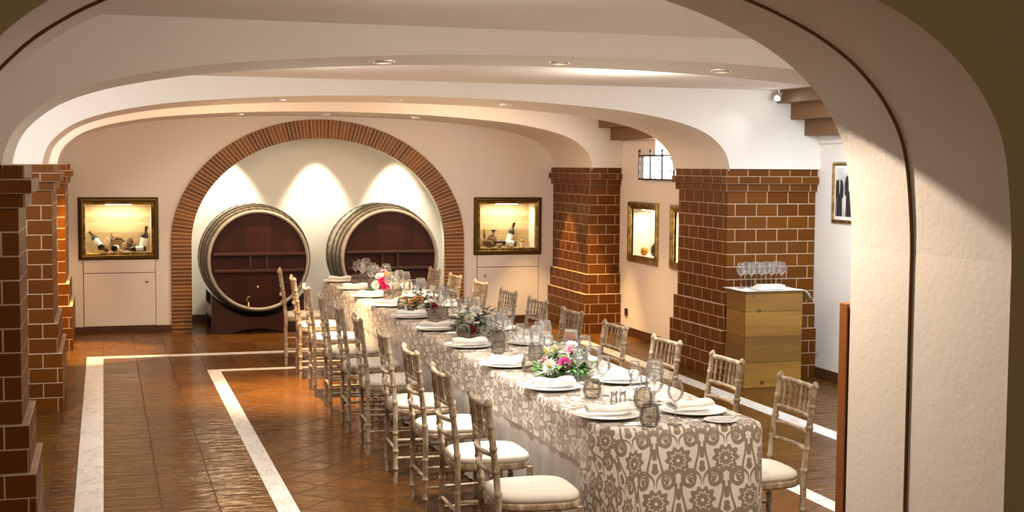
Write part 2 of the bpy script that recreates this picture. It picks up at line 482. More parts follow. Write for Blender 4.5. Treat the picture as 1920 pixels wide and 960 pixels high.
# right wall of the far bay, with its window and two lit niches
XW = 5.75
V1 = (13.477, 14.175, .935, 1.459); V2 = (12.28, 12.98, .935, 1.459)
WIN1 = (12.82, 13.52, 1.79, 2.24); WIN2 = (13.52, 13.85, 1.79, 2.06)
b = B(); b.sheet(lambda u, z: (XW, u, z), [12.2, 16.0], [0, 2.9], [V1, V2, WIN1, WIN2]); struct(b.build('wall_window_side', PLASTER))
b = B()
for h in (WIN1, WIN2):
    y0, y1, z0, z1 = h
    b.add([(XW, y0, z0), (XW, y1, z0), (6.0, y1, z0), (6.0, y0, z0)], [(0, 1, 2, 3)])
    b.add([(XW, y0, z1), (XW, y1, z1), (6.0, y1, z1), (6.0, y0, z1)], [(0, 1, 2, 3)])
b.add([(XW, 12.82, 1.79), (6.0, 12.82, 1.79), (6.0, 12.82, 2.24), (XW, 12.82, 2.24)], [(0, 1, 2, 3)])
b.add([(XW, 13.85, 1.79), (6.0, 13.85, 1.79), (6.0, 13.85, 2.06), (XW, 13.85, 2.06)], [(0, 1, 2, 3)])
b.add([(XW, 13.52, 2.06), (6.0, 13.52, 2.06), (6.0, 13.52, 2.24), (XW, 13.52, 2.24)], [(0, 1, 2, 3)])
struct(b.build('trim_20', PLASTER_IN))
b = B(); b.box(6.0, 6.02, 12.8, 13.87, 1.77, 2.26); w = struct(b.build('window_1', DAY))
# back wall with the arch opening and two niches
AC, ASP = 2.47, 1.02
def ell(hw, h, n, t0=0): return [(AC - hw * math.cos(PI * i / n), ASP + h * math.sin(PI * i / n)) for i in range(n + 1)]
VL = (-.198, .516, .918, 1.468); VR = (4.416, 5.129, .918, 1.468)
b = B(); inn = ell(1.52, 1.235, 48)
fn = lambda u, z: (u, YB, z)
b.sheet(fn, [XL, inn[0][0]], [0, 2.9], [VL]); b.sheet(fn, [inn[-1][0], 6.4], [0, 2.9], [VR])
for (xa, za), (xb, zb) in zip(inn, inn[1:]): b.add([(xa, YB, za), (xb, YB, zb), (xb, YB, 2.9), (xa, YB, 2.9)], [(0, 1, 2, 3)])
struct(b.build('wall_back', PLASTER))
# reveal of the arch and the recess room behind it
b = B(); path = [(inn[0][0], 0)] + inn + [(inn[-1][0], 0)]
b.grid([[(x, y, z) for x, z in path] for y in (YB, YB + .22)], True)
struct(b.build('trim_21', PLASTER_IN))
b = B(); YR = 16.62; x0, x1, zt = .72, 4.22, 2.62
b.add([(x0, YR, 0), (x1, YR, 0), (x1, YR, zt), (x0, YR, zt)], [(0, 1, 2, 3)])
b.add([(x0, YB + .22, 0), (x0, YR, 0), (x0, YR, zt), (x0, YB + .22, zt)], [(0, 1, 2, 3)])
b.add([(x1, YB + .22, 0), (x1, YR, 0), (x1, YR, zt), (x1, YB + .22, zt)], [(0, 1, 2, 3)])
b.add([(x0, YB + .2, zt), (x1, YB + .2, zt), (x1, YR, zt), (x0, YR, zt)], [(0, 1, 2, 3)])
struct(b.build('wall_recess', PLASTER_IN))
# thin-brick arch band
b = B(); outp = [(AC - 1.737, 0.)] + ell(1.737, 1.443, 72) + [(AC + 1.737, 0.)]; inp = [(AC - 1.508, 0.)] + ell(1.508, 1.224, 72) + [(AC + 1.508, 0.)]
mid = [((a[0] + c[0]) / 2, (a[1] + c[1]) / 2) for a, c in zip(outp, inp)]
# subdivide the straight feet so that their courses stay level
L = [0]
for p, q in zip(mid, mid[1:]): L.append(L[-1] + math.dist(p, q))
yf = YB - .028
for i in range(len(mid) - 1):
    o0, o1, i0, i1 = outp[i], outp[i + 1], inp[i], inp[i + 1]; u0, u1 = L[i], L[i + 1]
    b.add([(o0[0], yf, o0[1]), (o1[0], yf, o1[1]), (i1[0], yf, i1[1]), (i0[0], yf, i0[1])], [(0, 1, 2, 3)], False, [[(u0, 0), (u1, 0), (u1, .22), (u0, .22)]])
    b.add([(i0[0], yf, i0[1]), (i1[0], yf, i1[1]), (i1[0], YB + .05, i1[1]), (i0[0], YB + .05, i0[1])], [(0, 1, 2, 3)], False, [[(u0, 0), (u1, 0), (u1, .1), (u0, .1)]])
    b.add([(o0[0], yf, o0[1]), (o1[0], yf, o1[1]), (o1[0], YB, o1[1]), (o0[0], YB, o0[1])], [(0, 1, 2, 3)], False, [[(u0, 0), (u1, 0), (u1, .05), (u0, .05)]])
struct(b.build('trim_22', ARCHBRICK))
# skirtings
def skirt(n, *bx):
    b = B(); b.box(*bx); struct(b.build(n, SKIRT, bevel=.003))
skirt('baseboard_back_left', -.9, AC - 1.74, YB - .016, YB, 0, .078)
skirt('baseboard_back_right', AC + 1.74, 5.2, YB - .016, YB, 0, .078)
skirt('baseboard_right', XR - .016, XR, 7.4, 10.94, 0, .1)
skirt('baseboard_window_side', XW - .016, XW, 12.2, 14.47, 0, .1)
skirt('baseboard_recess', .73, 4.21, YR - .016, YR, 0, .1)

# brick pillars: stepped base, shaft, cornice
def pillar(n, x0, x1, y0, y1, ox0, ox1):
    """ox0, ox1: 1 where that side is free (the steps show), 0 where it meets a wall"""
    t = struct(thing(n, '', ''));
    for kk in ('label', 'category'): del t[kk]
    def blk(nm, d, z0, z1, mat):
        b = B(); b.box(x0 - d * ox0, x1 + d * ox1, y0 - d, y1 + d * .6 if y1 < YB - .1 else YB - .003, z0, z1); b.build(nm, mat, t, bevel=.004, seg=1)
    r = .1145
    blk('base', .062, 0, 4 * r, BRICK); blk('plinth', .032, 4 * r, 6 * r, BRICK); blk('shaft', 0, 6 * r, 15 * r, BRICK)
    blk('cornice', .03, 15 * r, 15 * r + .0675, CAPBRICK); blk('cornice', .062, 15 * r + .0675, 15 * r + .135, CAPBRICK); blk('cornice', .03, 15 * r + .135, ZS, CAPBRICK)
SXL, SXR = -.385, 5.362
pillar('pillar_1', XL, SXL, 6.71, 7.36, 0, 1)
pillar('pillar_2', XL, SXL, 10.93, 12.08, 0, 1)
pillar('pillar_3', XL, SXL, 14.52, YB, 0, 1)
pillar('pillar_4', SXR, 5.745, 14.54, YB, 1, 0)
pillar('pillar_5', SXR + .03, 6.285, 11.01, 12.08, 1, 0)
pillar('pillar_6', SXR, 6.285, 6.71, 7.36, 1, 0)

# roof timbers of the side aisle, running along the room
def beam(x, z, y0, y1, w=.15, h=.165):
    b = B(); b.box(x, x + w, y0, y1, z, z + h); struct(b.build('beam', BEAM, bevel=.004))
for k in range(3): beam(5.834 + .143 * k, 2.513 - .143 * k, 7.41, 10.945)
for k in range(2): beam(5.446 + .146 * k, 2.375 - .139 * k, 12.21, 14.475, .15 if k == 0 else .155)
b = B(); b.box(6.263, 6.288, 7.41, 10.945, 2.155, 2.35); struct(b.build('trim_23', PLASTER))

# ------------------------------------------------------------------ lamps
WARM = (1, .80, .56); WARM2 = (1, .86, .68); COOL = (.93, .96, 1)
def spot(loc, tgt, e, ang=80, blend=.7, col=WARM, rad=.04):
    l = bpy.data.lights.new('spot', 'SPOT'); l.energy = e; l.spot_size = math.radians(ang); l.spot_blend = blend; l.color = col; l.shadow_soft_size = rad
    o = bpy.data.objects.new('spot_lamp', l); COL.objects.link(o); o.location = loc
    o.rotation_euler = (Vector(tgt) - Vector(loc)).to_track_quat('-Z', 'Y').to_euler(); return o
def area(loc, tgt, e, sx, sy, col):
    l = bpy.data.lights.new('area', 'AREA'); l.shape = 'RECTANGLE'; l.size = sx; l.size_y = sy; l.energy = e; l.color = col
    o = bpy.data.objects.new('area_lamp', l); COL.objects.link(o); o.location = loc
    o.rotation_euler = (Vector(tgt) - Vector(loc)).to_track_quat('-Z', 'Y').to_euler(); return o
def point(loc, e, col, rad=.15):
    l = bpy.data.lights.new('point', 'POINT'); l.energy = e; l.color = col; l.shadow_soft_size = rad
    o = bpy.data.objects.new('point_fill', l); COL.objects.link(o); o.location = loc; return o
def downlight(x, y, z, label, r=.042, lamp=None):
    t = thing('downlight', label, 'downlight', (x, y, z), 0, 'recessed ceiling spots')
    B().lathe([(r * 1.35, .004), (r * 1.35, -.006), (r, -.010), (r * .96, .004)], 20).build('trim_ring', CHROME_RING, t)
    B().lathe([(0, -.003), (r * .97, -.003)], 20).build('lens', lamp or LAMP, t)
    return t
PLACES = ['on the barrel-wall arch', 'on the middle arch', 'on the front arch']
for nm, y, xs, e in (('barrel-end arch', 15.15, (1.45, 2.42, 3.45), 110), ('middle arch', 11.6, (1.45, 2.46, 3.47), 150), ('front arch', 7.03, (1.43, 2.41, 3.39), 128)):
    for x, who in zip(xs, ('open-floor side', 'centre', 'pillar side')):
        z = arch_z(x)
        if y == 11.6: spot((x, y, z - .02), (x + (.12 if x < 2 else 0), y - .35, 0), {0: 680, 1: 120, 2: 200}[xs.index(x)], 52, 1., (1, .68, .36), .03)
        downlight(x, y, z - .004, 'small lit recessed spot under the %s, %s of its row of three' % (nm, who))
        spot((x, y, z - .02), (x, y, 0), e, 100 if y < 9 else 84, 1., (1, .92, .82) if y < 9 else (1, .72, .42), .035)

# ------------------------------------------------------------------ barrels
def make_barrel(label):
    t = thing('wine_barrel', label, 'barrel')
    L0, L1, rE, rB = 0., 1.12, .568, .632          # front head at y = 0
    prof = [(rE + (rB - rE) * math.sin(PI * i / 14), L0 + (L1 - L0) * i / 14) for i in range(15)]
    rot = Matrix.Rotation(-PI / 2, 4, 'X')         # local z -> +y
    b = B(); N = 44
    pts = []
    for r, y in prof:
        row = []
        for k in range(N):
            for dd, rr in ((.04, -.004), (.5, .002), (.96, -.004)):
                q = 2 * PI * (k + dd) / N; row.append(((r + rr) * math.cos(q), y, (r + rr) * math.sin(q)))
        pts.append(row)
    b.grid(pts, True, close=True); b.build('stave_shell', STAVE, t)
    for y in (.10, .235, .40, .72, .885, 1.02):
        r = rE + (rB - rE) * math.sin(PI * y / 1.12) + .004
        B().lathe([(r - .006, y - .021), (r + .003, y - .021), (r + .003, y + .021), (r - .006, y + .021)], 64, m=rot, smooth=False).build('hoop', HOOP, t)
    ch = B(); ch.lathe([(rE - .030, .03), (rE - .026, -.004), (rE + .004, -.006), (rE + .006, .03)], 64, m=rot); ch.build('chime', CHIME, t)
    hd = B(); hd.lathe([(0, .022), (.40, .024), (rE - .028, .03)], 64, m=rot); hd.build('head', BARREL_HEAD, t)
    hd = B(); hd.lathe([(0, L1 - .02), (rE - .01, L1 - .02)], 48, m=rot); hd.build('rear_head', BARREL_DARK, t)
    for z, hl in ((.075, .520), (-.115, .505)):
        b = B(); b.box(-hl, hl, -.035, .022, z - .018, z + .018); b.build('cross_bar', BARREL_DARK, t, bevel=.008)
    for x in (-.10, .085):
        b = B(); b.box(x - .017, x + .017, -.022, .022, -.098, .058); b.build('upright', BARREL_DARK, t, bevel=.006)
    B().lathe([(0, -.02), (.014, -.018), (.016, .0), (.013, .03)], 14, c=(-.02, 0, -.30), m=rot).build('bung', BRASS, t)
    tp = B().tube([(-.13, .03, -.47), (-.13, -.05, -.47), (-.13, -.09, -.485), (-.13, -.10, -.52)], [.014, .014, .013, .010], 12).build('tap', BRASS, t)
    B().tube([(-.155, -.045, -.452), (-.13, -.05, -.41), (-.105, -.055, -.40)], [.007, .008, .005], 8).build('tap_lever', BRASS, tp)
    return t
def make_cradle(label):
    t = thing('barrel_stand', label, 'barrel stand')
    b = B(); hw = .525
    crv = [(-hw + 2 * hw * i / 24) for i in range(25)]
    def top(x): return max(.05, .832 - math.sqrt(max(0, (.655) ** 2 - x * x))) if abs(x) < .6 else .5
    def bot(x): return 0.0 if abs(x) > .30 else .05 * math.cos(x / .30 * PI / 2)
    for nm, y0 in (('front_board', .09), ('rear_board', .90)):
        b = B()
        for a, c in zip(crv, crv[1:]):
            v = [(a, y0, bot(a)), (c, y0, bot(c)), (c, y0, top(c)), (a, y0, top(a)), (a, y0 + .1, bot(a)), (c, y0 + .1, bot(c)), (c, y0 + .1, top(c)), (a, y0 + .1, top(a))]
            b.add(v, [(0, 1, 2, 3), (7, 6, 5, 4), (3, 2, 6, 7), (0, 4, 5, 1)])
        for a in (-hw, hw): b.add([(a, y0, 0), (a, y0 + .1, 0), (a, y0 + .1, top(a)), (a, y0, top(a))], [(0, 1, 2, 3)])
        b.build(nm, BARREL_DARK, t, merge=True)
    for s in (-1, 1):
        b = B(); b.box(s * .495 - .03, s * .495 + .03, .19, .90, .16, .30); b.build('side_rail', BARREL_DARK, t, bevel=.006)
    return t
BY = 15.36
b1 = make_barrel('huge oak barrel on the open-floor side with full dark head and visible brass tap'); b1.location = (1.682, BY, .838)
b2 = dup(b1, (3.20, BY, .846), 0, 'huge oak barrel on the pillar side, its lower half hidden behind the table')
c1 = make_cradle('dark wooden cradle under the barrel with the visible brass tap'); c1.location = (1.682, BY + .03, 0)
c2 = dup(c1, (3.20, BY + .03, .008), 0, 'dark wooden cradle under the barrel behind the table')
for o in (b1, b2): o['group'] = 'great oak barrels'

# ------------------------------------------------------------------ chairs
def ringed(z0, z1, r, rings, y0, y1, x=0, n=28, top=None):
    """path and radii of a bamboo-turned post"""
    path, rad = [], []
    zs = sorted(set([z0 + (z1 - z0) * i / n for i in range(n + 1)] + [q + d for q in rings for d in (-.011, -.006, 0, .006, .011) if z0 < q + d < z1]))
    for z in zs:
        path.append((x, y0(z), z)); k = max([0] + [1 - abs(z - q) / .011 for q in rings]); rad.append(r * (1 + .28 * min(1, k * 1.6)))
    return path, rad
def make_chair():
    t = thing('banquet_chair', '', 'chair', group='limewashed banquet chairs')
    back_y = lambda z: -.190 - (.0 if z < .44 else .055 * ((z - .44) / .48) ** 1.25)
    for s in (-1, 1):
        x = s * .172
        p, r = ringed(0, .915, .0150, (.09, .20, .31, .50, .60, .70, .80, .895), back_y, None, x)
        r[-1] *= .7; p.append((x, back_y(.92), .921)); r.append(.004)
        r[0] *= .9
        B().tube(p, r, 9).build('back_post', CHAIRWOOD, t)
        p, r = ringed(0, .43, .0155, (.09, .20, .31), lambda z: .178 + (.43 - z) * .03, None, s * .185, 12)
        B().tube(p, r, 9).build('front_leg', CHAIRWOOD, t)
    def rail(name, z, r, bow, n=12):
        pth = []; rr = []
        for i in range(n + 1):
            q = -1 + 2 * i / n
            pth.append((q * .172, back_y(z) - bow * (1 - q * q), z)); rr.append(r * (1.25 if i in (3, 9) else 1))
        B().tube(pth, rr, 8).build(name, CHAIRWOOD, t)
    rail('top_rail', .888, .0125, .018); rail('lower_rail', .752, .0105, .016)
    rail('cross_bar', .672, .0105, .030); rail('cross_bar', .592, .0105, .030)
    for k in range(6):
        q = -1 + 2 * (k + 1) / 7; zz = [.752 + .136 * i / 12 for i in range(13)]
        rad = [.0052, .006, .0085, .0055, .0095, .0075, .0055, .0075, .0095, .0055, .0085, .006, .0052]
        B().tube([(q * .172, back_y(z) - .017 * (1 - q * q), z) for z in zz], rad, 7, False).build('spindle', CHAIRWOOD, t)
    # seat: rounded trapezoid frame and cushion
    def outline(w0, w1, y0, y1, n=40, p=3.6):
        o = []
        for i in range(n):
            a = 2 * PI * i / n; c, s_ = math.cos(a), math.sin(a)
            u = abs(c) ** (2 / p) * (1 if c > 0 else -1); v = abs(s_) ** (2 / p) * (1 if s_ > 0 else -1)
            y = (y0 + y1) / 2 + v * (y1 - y0) / 2; w = w0 + (w1 - w0) * (v + 1) / 2
            o.append((u * w, y))
        return o
    o = outline(.185, .212, -.205, .205)
    b = B(); b.grid([[(x * f, y * f, z) for x, y in o] for f, z in ((.90, .418), (.985, .420), (1.0, .428), (1.0, .446), (.985, .453), (.93, .454))], True, close=True)
    b.add([(x * .93, y * .93, .452) for x, y in o], [tuple(range(len(o)))]); b.add([(x * .9, y * .9, .418) for x, y in o], [tuple(range(len(o)))[::-1]])
    b.build('seat_frame', CHAIRWOOD, t)
    b = B(); b.grid([[(x * f, y * f, z) for x, y in o] for f, z in ((.94, .453), (.975, .459), (.985, .470), (.965, .481), (.90, .490), (.75, .497), (.5, .501), (.2, .503), (.02, .503))], True, close=True)
    b.build('seat_cushion', CUSHION, t)
    for z in (.155, .265):
        for s in (-1, 1):
            B().tube([(s * .173, -.19, z), (s * .179, 0, z), (s * .185, .186, z)], [.0095, .0105, .0095], 7).build('stretcher', CHAIRWOOD, t)
    for y, z in ((.186, .21), (-.19, .21)):
        B().tube([(-.178, y, z), (0, y, z), (.178, y, z)], [.0095, .0105, .0095], 7).build('stretcher', CHAIRWOOD, t)
    return t
LC = [13.04, 12.17, 11.26, 10.43, 9.66, 8.88, 8.04, 7.27, 6.49, 5.68]
RC = [12.88, 12.11, 11.35, 10.49, 9.74, 8.95, 8.10, 7.31, 6.54, 5.765]
LX = [1.635, 1.64, 1.63, 1.628, 1.632, 1.628, 1.635, 1.632, 1.612, 1.592]
RX = [3.12, 3.13, 3.165, 3.165, 3.175, 3.175, 3.17, 3.19, 3.205, 3.20]
LR = [6, 3, 2, 3, 2, 3, 3, 1, 1, 3]
RR = [4, 3, 2, 7, 8, 6, 5, 6, 2, -1]
ch0 = make_chair(); first = True
for i in range(10):
    side = 'open-floor side'
    lab = '%s limewashed spindle-back chair from the barrels on the open-floor side of the table' % ORD[i]
    if i == 9: lab = 'limewashed spindle-back chair at the draped table end, open-floor side, whole cream seat showing'
    x = LX[i] + .238; rz = -PI / 2 + math.radians(-LR[i])
    if first: ch0.location = (x, LC[i], 0); ch0.rotation_euler = (0, 0, rz); ch0['label'] = lab; first = False
    else: dup(ch0, (x, LC[i], .0015 if 1.02 < x < 3.9 and LC[i] < 12.6 else 0), rz, lab)
for i in range(10):
    lab = '%s limewashed spindle-back chair from the barrels on the brick-pillar side of the table' % ORD[i]
    if i == 9: lab = 'limewashed spindle-back chair at the draped table end, brick-pillar side, standing alone against dark floor'
    dup(ch0, (RX[i] - .238 + .01, RC[i], .0015 if RC[i] < 12.4 else 0), PI / 2 + math.radians(RR[i] * .5), lab)

# ------------------------------------------------------------------ table and its cloths
TX0, TX1, TY0, TY1, TZ = 2.118, 2.912, 5.505, 13.56, .76
t = thing('banquet_table', 'long trestle table hidden under the draped cloths', 'table', (2.515, 9.53, 0))
B().box(-.34, .11, -3.93, 3.93, .715, .742).build('tabletop', PINE, t, bevel=.004)
for x in (-.2, .05):
    for y in (-3.6, -1.2, 1.2, 3.6): B().box(x - .02, x + .02, y - .02, y + .02, .0016, .715).build('leg', PINE, t, bevel=.003)
def perim(x0, x1, y0, y1, r, step):
    """points and outward normals along a rectangle with one corner radius per corner (far left, near left, near right, far right)"""
    P = []; ra, rb, rc, rd = r
    def line(a, c, n):
        m = max(2, int(math.dist(a, c) / step))
        for i in range(m): P.append(((a[0] + (c[0] - a[0]) * i / m, a[1] + (c[1] - a[1]) * i / m), n))
    def arc(c, a0, q, m=12):
        for i in range(m):
            a = a0 + PI / 2 * i / m; P.append(((c[0] + q * math.cos(a), c[1] + q * math.sin(a)), (math.cos(a), math.sin(a))))
    line((x1 - rd, y1), (x0 + ra, y1), (0, 1)); arc((x0 + ra, y1 - ra), PI / 2, ra)
    line((x0, y1 - ra), (x0, y0 + rb), (-1, 0)); arc((x0 + rb, y0 + rb), PI, rb)
    line((x0 + rb, y0), (x1 - rc, y0), (0, -1)); arc((x1 - rc, y0 + rc), 3 * PI / 2, rc)
    line((x1, y0 + rc), (x1, y1 - rd), (1, 0)); arc((x1 - rd, y1 - rd), 0, rd)
    return P
def sm(a, b, x): q = max(0, min(1, (x - a) / (b - a))); return q * q * (3 - 2 * q)
def skirt_cloth(name, mat, x0, x1, y0, y1, z, r, step, drop, off, amp, rows, uvs=True, top=True):
    P = perim(x0, x1, y0, y1, r, step); n = len(P); L = [0]
    for i in range(n): L.append(L[-1] + math.dist(P[i][0], P[(i + 1) % n][0]))
    b = B(); pts, uv = [], []
    if top:
        for f in (0.0, .5, .9, .97):
            row, ur = [], []
            for (p, nn) in P:
                p = (p[0] - nn[0] * .028, p[1] - nn[1] * .028); cx, cy = (x0 + x1) / 2, min(max(p[1], y0 + .4), y1 - .4)
                q = (cx + (p[0] - cx) * f, cy + (p[1] - cy) * f); row.append((q[0], q[1], z)); ur.append((q[0], q[1]))
            pts.append(row); uv.append(ur)
    E0 = .028
    for f in [0, .01, .03, .06, .1] + [.1 + .9 * k / rows for k in range(1, rows + 1)]:
        row, ur = [], []
        for i, (p, nn) in enumerate(P):
            d = drop(p, nn)
            # a rounded turn over the table edge, then the hanging part
            if f <= .1:
                a = f / .1 * PI / 2; h = E0 * (1 - math.cos(a)); o = -E0 * (1 - math.sin(a)); g = 0
            else:
                g = (f - .1) / .9; h = E0 + (d - E0) * g; o = off(p, nn, h, L[i]) + amp(p, nn, L[i]) * g ** 1.15
            row.append((p[0] + nn[0] * o, p[1] + nn[1] * o, z - h))
            ur.append((p[0] + nn[0] * (o if f <= .1 else h - E0 * .4), p[1] + nn[1] * (o if f <= .1 else h - E0 * .4)))
        pts.append(row); uv.append(ur)
    b.grid(pts, True, uv, close=True)
    return b.build(name, mat)
fold = lambda s_, a: (math.sin(s_ * 21 + 1.3 * math.sin(s_ * 3.1)) * .6 + math.sin(s_ * 43 + 2 * math.sin(s_ * 5.3)) * .4) * a
# underlay to the floor
def off_u(p, nn, h, s_):
    o = .002
    return o
def amp_u(p, nn, s_):
    a = .020 if nn[0] < -.5 else (.012 if nn[0] > .5 else .02)
    return fold(s_, a) - (.012 if nn[0] < -.5 else .01)
ul = skirt_cloth('table_underlay', SATIN, TX0 + .006, TX1 - .26, TY0 + .02, TY1 - .012, TZ - .003, (.08, .16, .06, .08), .022, lambda p, nn: .742, off_u, amp_u, 12)
tag(ul, 'plain grey-white satin underlay falling in folds to the floor below the patterned cloth', 'tablecloth')
# damask overlay: short drop along the sides, long drop at the near end
def endness(p, nn):
    """1 on the near end of the cloth, 0 along its sides"""
    if p[1] > 7: return 0
    return sm(TY0 + .36, TY0 + .06, p[1]) if p[0] < 2.5 else sm(-.55, -.95, nn[1])
def drop_t(p, nn): return .215 + (.715 - .215) * endness(p, nn)
def off_t(p, nn, h, s_): return .004 + .05 * endness(p, nn) * (h / .7)
def amp_t(p, nn, s_):
    e = endness(p, nn)
    return fold(s_, .005) * (1 - e) + e * (.021 * math.sin(s_ * 17 + .8) + .014 * math.sin(s_ * 31 + 2) + .010)
tc = skirt_cloth('damask_tablecloth', DAMASK, TX0, TX1, TY0, TY1, TZ, (.08, .175, .055, .08), .016, drop_t, off_t, amp_t, 16)
tag(tc, 'taupe and cream damask tablecloth draped over the long banquet table', 'tablecloth')

# ------------------------------------------------------------------ place settings
SIDE = ['open-floor', 'pillar']
def pos(i, s): return '%s %s-side place from the barrels' % (ORD[i], SIDE[s]) if i < 9 else '%s-side place at the draped table end' % SIDE[s]
ZP = TZ + .001
def mk_plate():
    t = B().lathe([(0, .004), (.095, .004), (.105, .007), (.150, .0165), (.160, .0195), (.1615, .0215), (.158, .0225), (.148, .0205), (.108, .011), (.098, .0075), (0, .0075)], 48).build('dinner_plate', PORC); t.data.transform(Matrix.Translation((0, 0, -.003))); return t
def mk_napkin():
    """flattened linen roll lying along local x, loose end on top"""
    b = B(); n = 46; prof = []
    for i in range(n):
        a = 2 * PI * 2.15 * i / (n - 1) + PI; k = .42 + .58 * i / (n - 1)
        prof.append((.047 * k * math.cos(a), .0185 * k * math.sin(a) + .0195))
    rows = []
    for j in range(13):
        x = -.115 + .23 * j / 12; sw = 1 + .25 * sm(.2, 1, j / 12)
        rows.append([(x + .006 * math.sin(y * 60), y * sw + .006 * math.sin(j * .7), max(.001, z * (1.0 + .16 * math.sin(j * .8))) ) for y, z in prof])
    b.grid(rows, True); o = b.build('linen_napkin', LINEN)
    md = o.modifiers.new('s', 'SOLIDIFY'); md.thickness = .0018; md.offset = -1
    return o
def mk_fork():
    b = B(); b.tube([(-.095, 0, .004), (-.05, 0, .005), (0, 0, .0045), (.035, 0, .006)], [.0042, .0035, .0025, .0028], 6, flat=.5)
    b.grid([[(.035, -.004, .006), (.035, .004, .006)], [(.05, -.010, .004), (.05, .010, .004)], [(.06, -.011, .003), (.06, .011, .003)]])
    for k in range(4):
        y = -.0095 + k * .0063; b.tube([(.06, y, .003), (.08, y, .0025), (.1, y, .006)], [.0018, .0017, .001], 5)
    return b.build('dinner_fork', STEEL)
def mk_knife():
    b = B(); b.tube([(-.11, 0, .0045), (-.06, 0, .005), (-.005, 0, .0045)], [.0055, .0055, .004], 6, flat=.6)
    b.grid([[(-.005, -.002, .004), (-.005, .006, .004)], [(.03, -.006, .003), (.03, .006, .0045)], [(.08, -.007, .003), (.08, .0055, .0045)], [(.11, .0, .003), (.112, .004, .004)]])
    return b.build('table_knife', STEEL)
def wg(name, h, rb, bowl, mat=None):
    t = thing(name, '', 'wine glass')
    hb = h - bowl
    B().lathe([(0, .0015), (.034, .001), (.0345, .002), (.012, .0045), (.0042, .012), (.0036, hb * .6), (.005, hb - .004)], 20).build('stem', mat or GLASS, t)
    out = [(.005, hb - .004), (rb * .45, hb + bowl * .07), (rb * .82, hb + bowl * .2), (rb, hb + bowl * .40), (rb * .95, hb + bowl * .62), (rb * .80, hb + bowl * .88), (rb * .735, h)]
    B().lathe([(0, hb - .004)] + out + [(rb * .735 - .0012, h)], 24).build('bowl', mat or GLASS, t)
    return t
def mk_tumbler():
    out = [(0, .0), (.030, .0), (.040, .008), (.0475, .032), (.0475, .05), (.042, .078), (.0375, .097)]
    return B().lathe(out + [(.0359, .097), (.0359, .092)], 28).build('tumbler', SMOKE)
proto = dict(plate=mk_plate(), napkin=mk_napkin(), fork=mk_fork(), knife=mk_knife(), tumbler=mk_tumbler(),
             large=wg('wine_glass', .225, .046, .115), medium=wg('wine_glass', .205, .038, .098), slim=wg('wine_glass', .195, .0325, .095))
used = set()
def put(kind, loc, rz, label, cat, group):
    o = proto[kind]
    if kind in used: o = dup(o, loc, rz, label, group)
    else:
        used.add(kind); o.location = loc; o.rotation_euler = (0, 0, rz); o['label'] = label; o['group'] = group
    o['category'] = cat; return o
LP = [13.28, 12.44, 11.69, 10.89, 10.03, 9.24, 8.32, 7.46, 6.63, 5.81]
RP = [13.2, 12.4, 11.6, 10.75, 9.95, 9.15, 8.35, 7.55, 6.75, 5.81]
FL = [(2.45, 12.05), (2.42, 10.38), (2.44, 8.87), (2.445, 7.0)]
placed = [(2.40, 6.12), (2.45, 6.13)]
def free_y(x, y, d=.097, r=.20, pref=-1):
    x0 = x
    for k in range(120):
        for s_ in (pref, -pref):
            q = y + s_ * (k // 3) * .02; x = x0 + (0, .04, -.04)[k % 3]
            if 5.535 < q < 13.45 and all(math.hypot(x - fx, q - fy) > r + .035 for fx, fy in FL) and all(math.hypot(x - 2.245, q - c) > .203 for c in LP) and all(math.hypot(x - 2.685, q - c) > .203 for c in RP) and all(math.hypot(x - a, q - c) > d for a, c in placed):
                placed.append((x, q)); return x, q
    placed.append((x0, y)); return x0, y
for s in (0, 1):
    for i in range(10):
        yp = (LP, RP)[s][i]; px = (2.245, 2.685)[s] + (.0 if i else 0); rz = (0, PI)[s]; sg = (1, -1)[s]
        jit = R_.uniform(-.06, .06)
        put('plate', (px, yp, ZP + .0), 0, 'white rimmed dinner plate at the ' + pos(i, s), 'plate', 'dinner plates')
        put('napkin', (px + .01 * sg, yp, ZP + .0225), rz + jit + (0.25 if (s == 1 and i == 9) else 0), 'rolled white linen napkin on the plate at the ' + pos(i, s), 'napkin', 'linen napkins')
        for k, (w, dy) in enumerate((('outer', .222), ('inner', .188))):
            put('fork', (px + .0, yp + sg * dy, ZP), rz + R_.uniform(-.04, .04), '%s steel fork at the ' % w + pos(i, s), 'fork', 'forks')
            if not (s == 0 and i == 0 and False):
                put('knife', (px + .0, yp - sg * dy, ZP), rz + R_.uniform(-.04, .04), '%s steel knife at the ' % w + pos(i, s), 'knife', 'knives')
KIND = dict(tumbler='smoked grey tumbler', large='large wine glass', medium='medium wine glass', slim='slim wine glass')
for i in range(9, -1, -1):
    for sd, yp, lst in ((0, LP[i], (('tumbler', 2.352, -.275 if i == 9 else -.33), ('medium', 2.435, -.262), ('large', 2.455, -.06), ('slim', 2.43, .10))),
                        (1, RP[i], (('tumbler', 2.462, .12), ('large', 2.545, .22), ('medium', 2.585, .33), ('slim', 2.50, .33)))):
        for kind, x, dy in lst:
            x, y = free_y(x, yp + dy, pref=(-1, 1)[sd])
            put(kind, (x, y, ZP), 0, KIND[kind] + ' at the ' + pos(i, sd), 'tumbler' if kind == 'tumbler' else 'wine glass', 'tumblers' if kind == 'tumbler' else 'wine glasses on the table')
bp = B().lathe([(0, .003), (.055, .003), (.078, .009), (.080, .0105), (.076, .0115), (.056, .006), (0, .006)], 36).build('bread_plate', PORC, loc=(2.715, 5.575, ZP - .002)); tag(bp, 'small white bread plate on the bare corner at the draped table end', 'plate')
kn = proto['knife'].copy(); COL.objects.link(kn); kn.location = (2.715, 5.575, ZP + .0095); kn.rotation_euler = (0, 0, 2.9); kn.scale = (.62, .8, .8); kn['label'] = 'small butter knife lying across the bread plate'; kn['group'] = 'knives'; kn['category'] = 'knife'
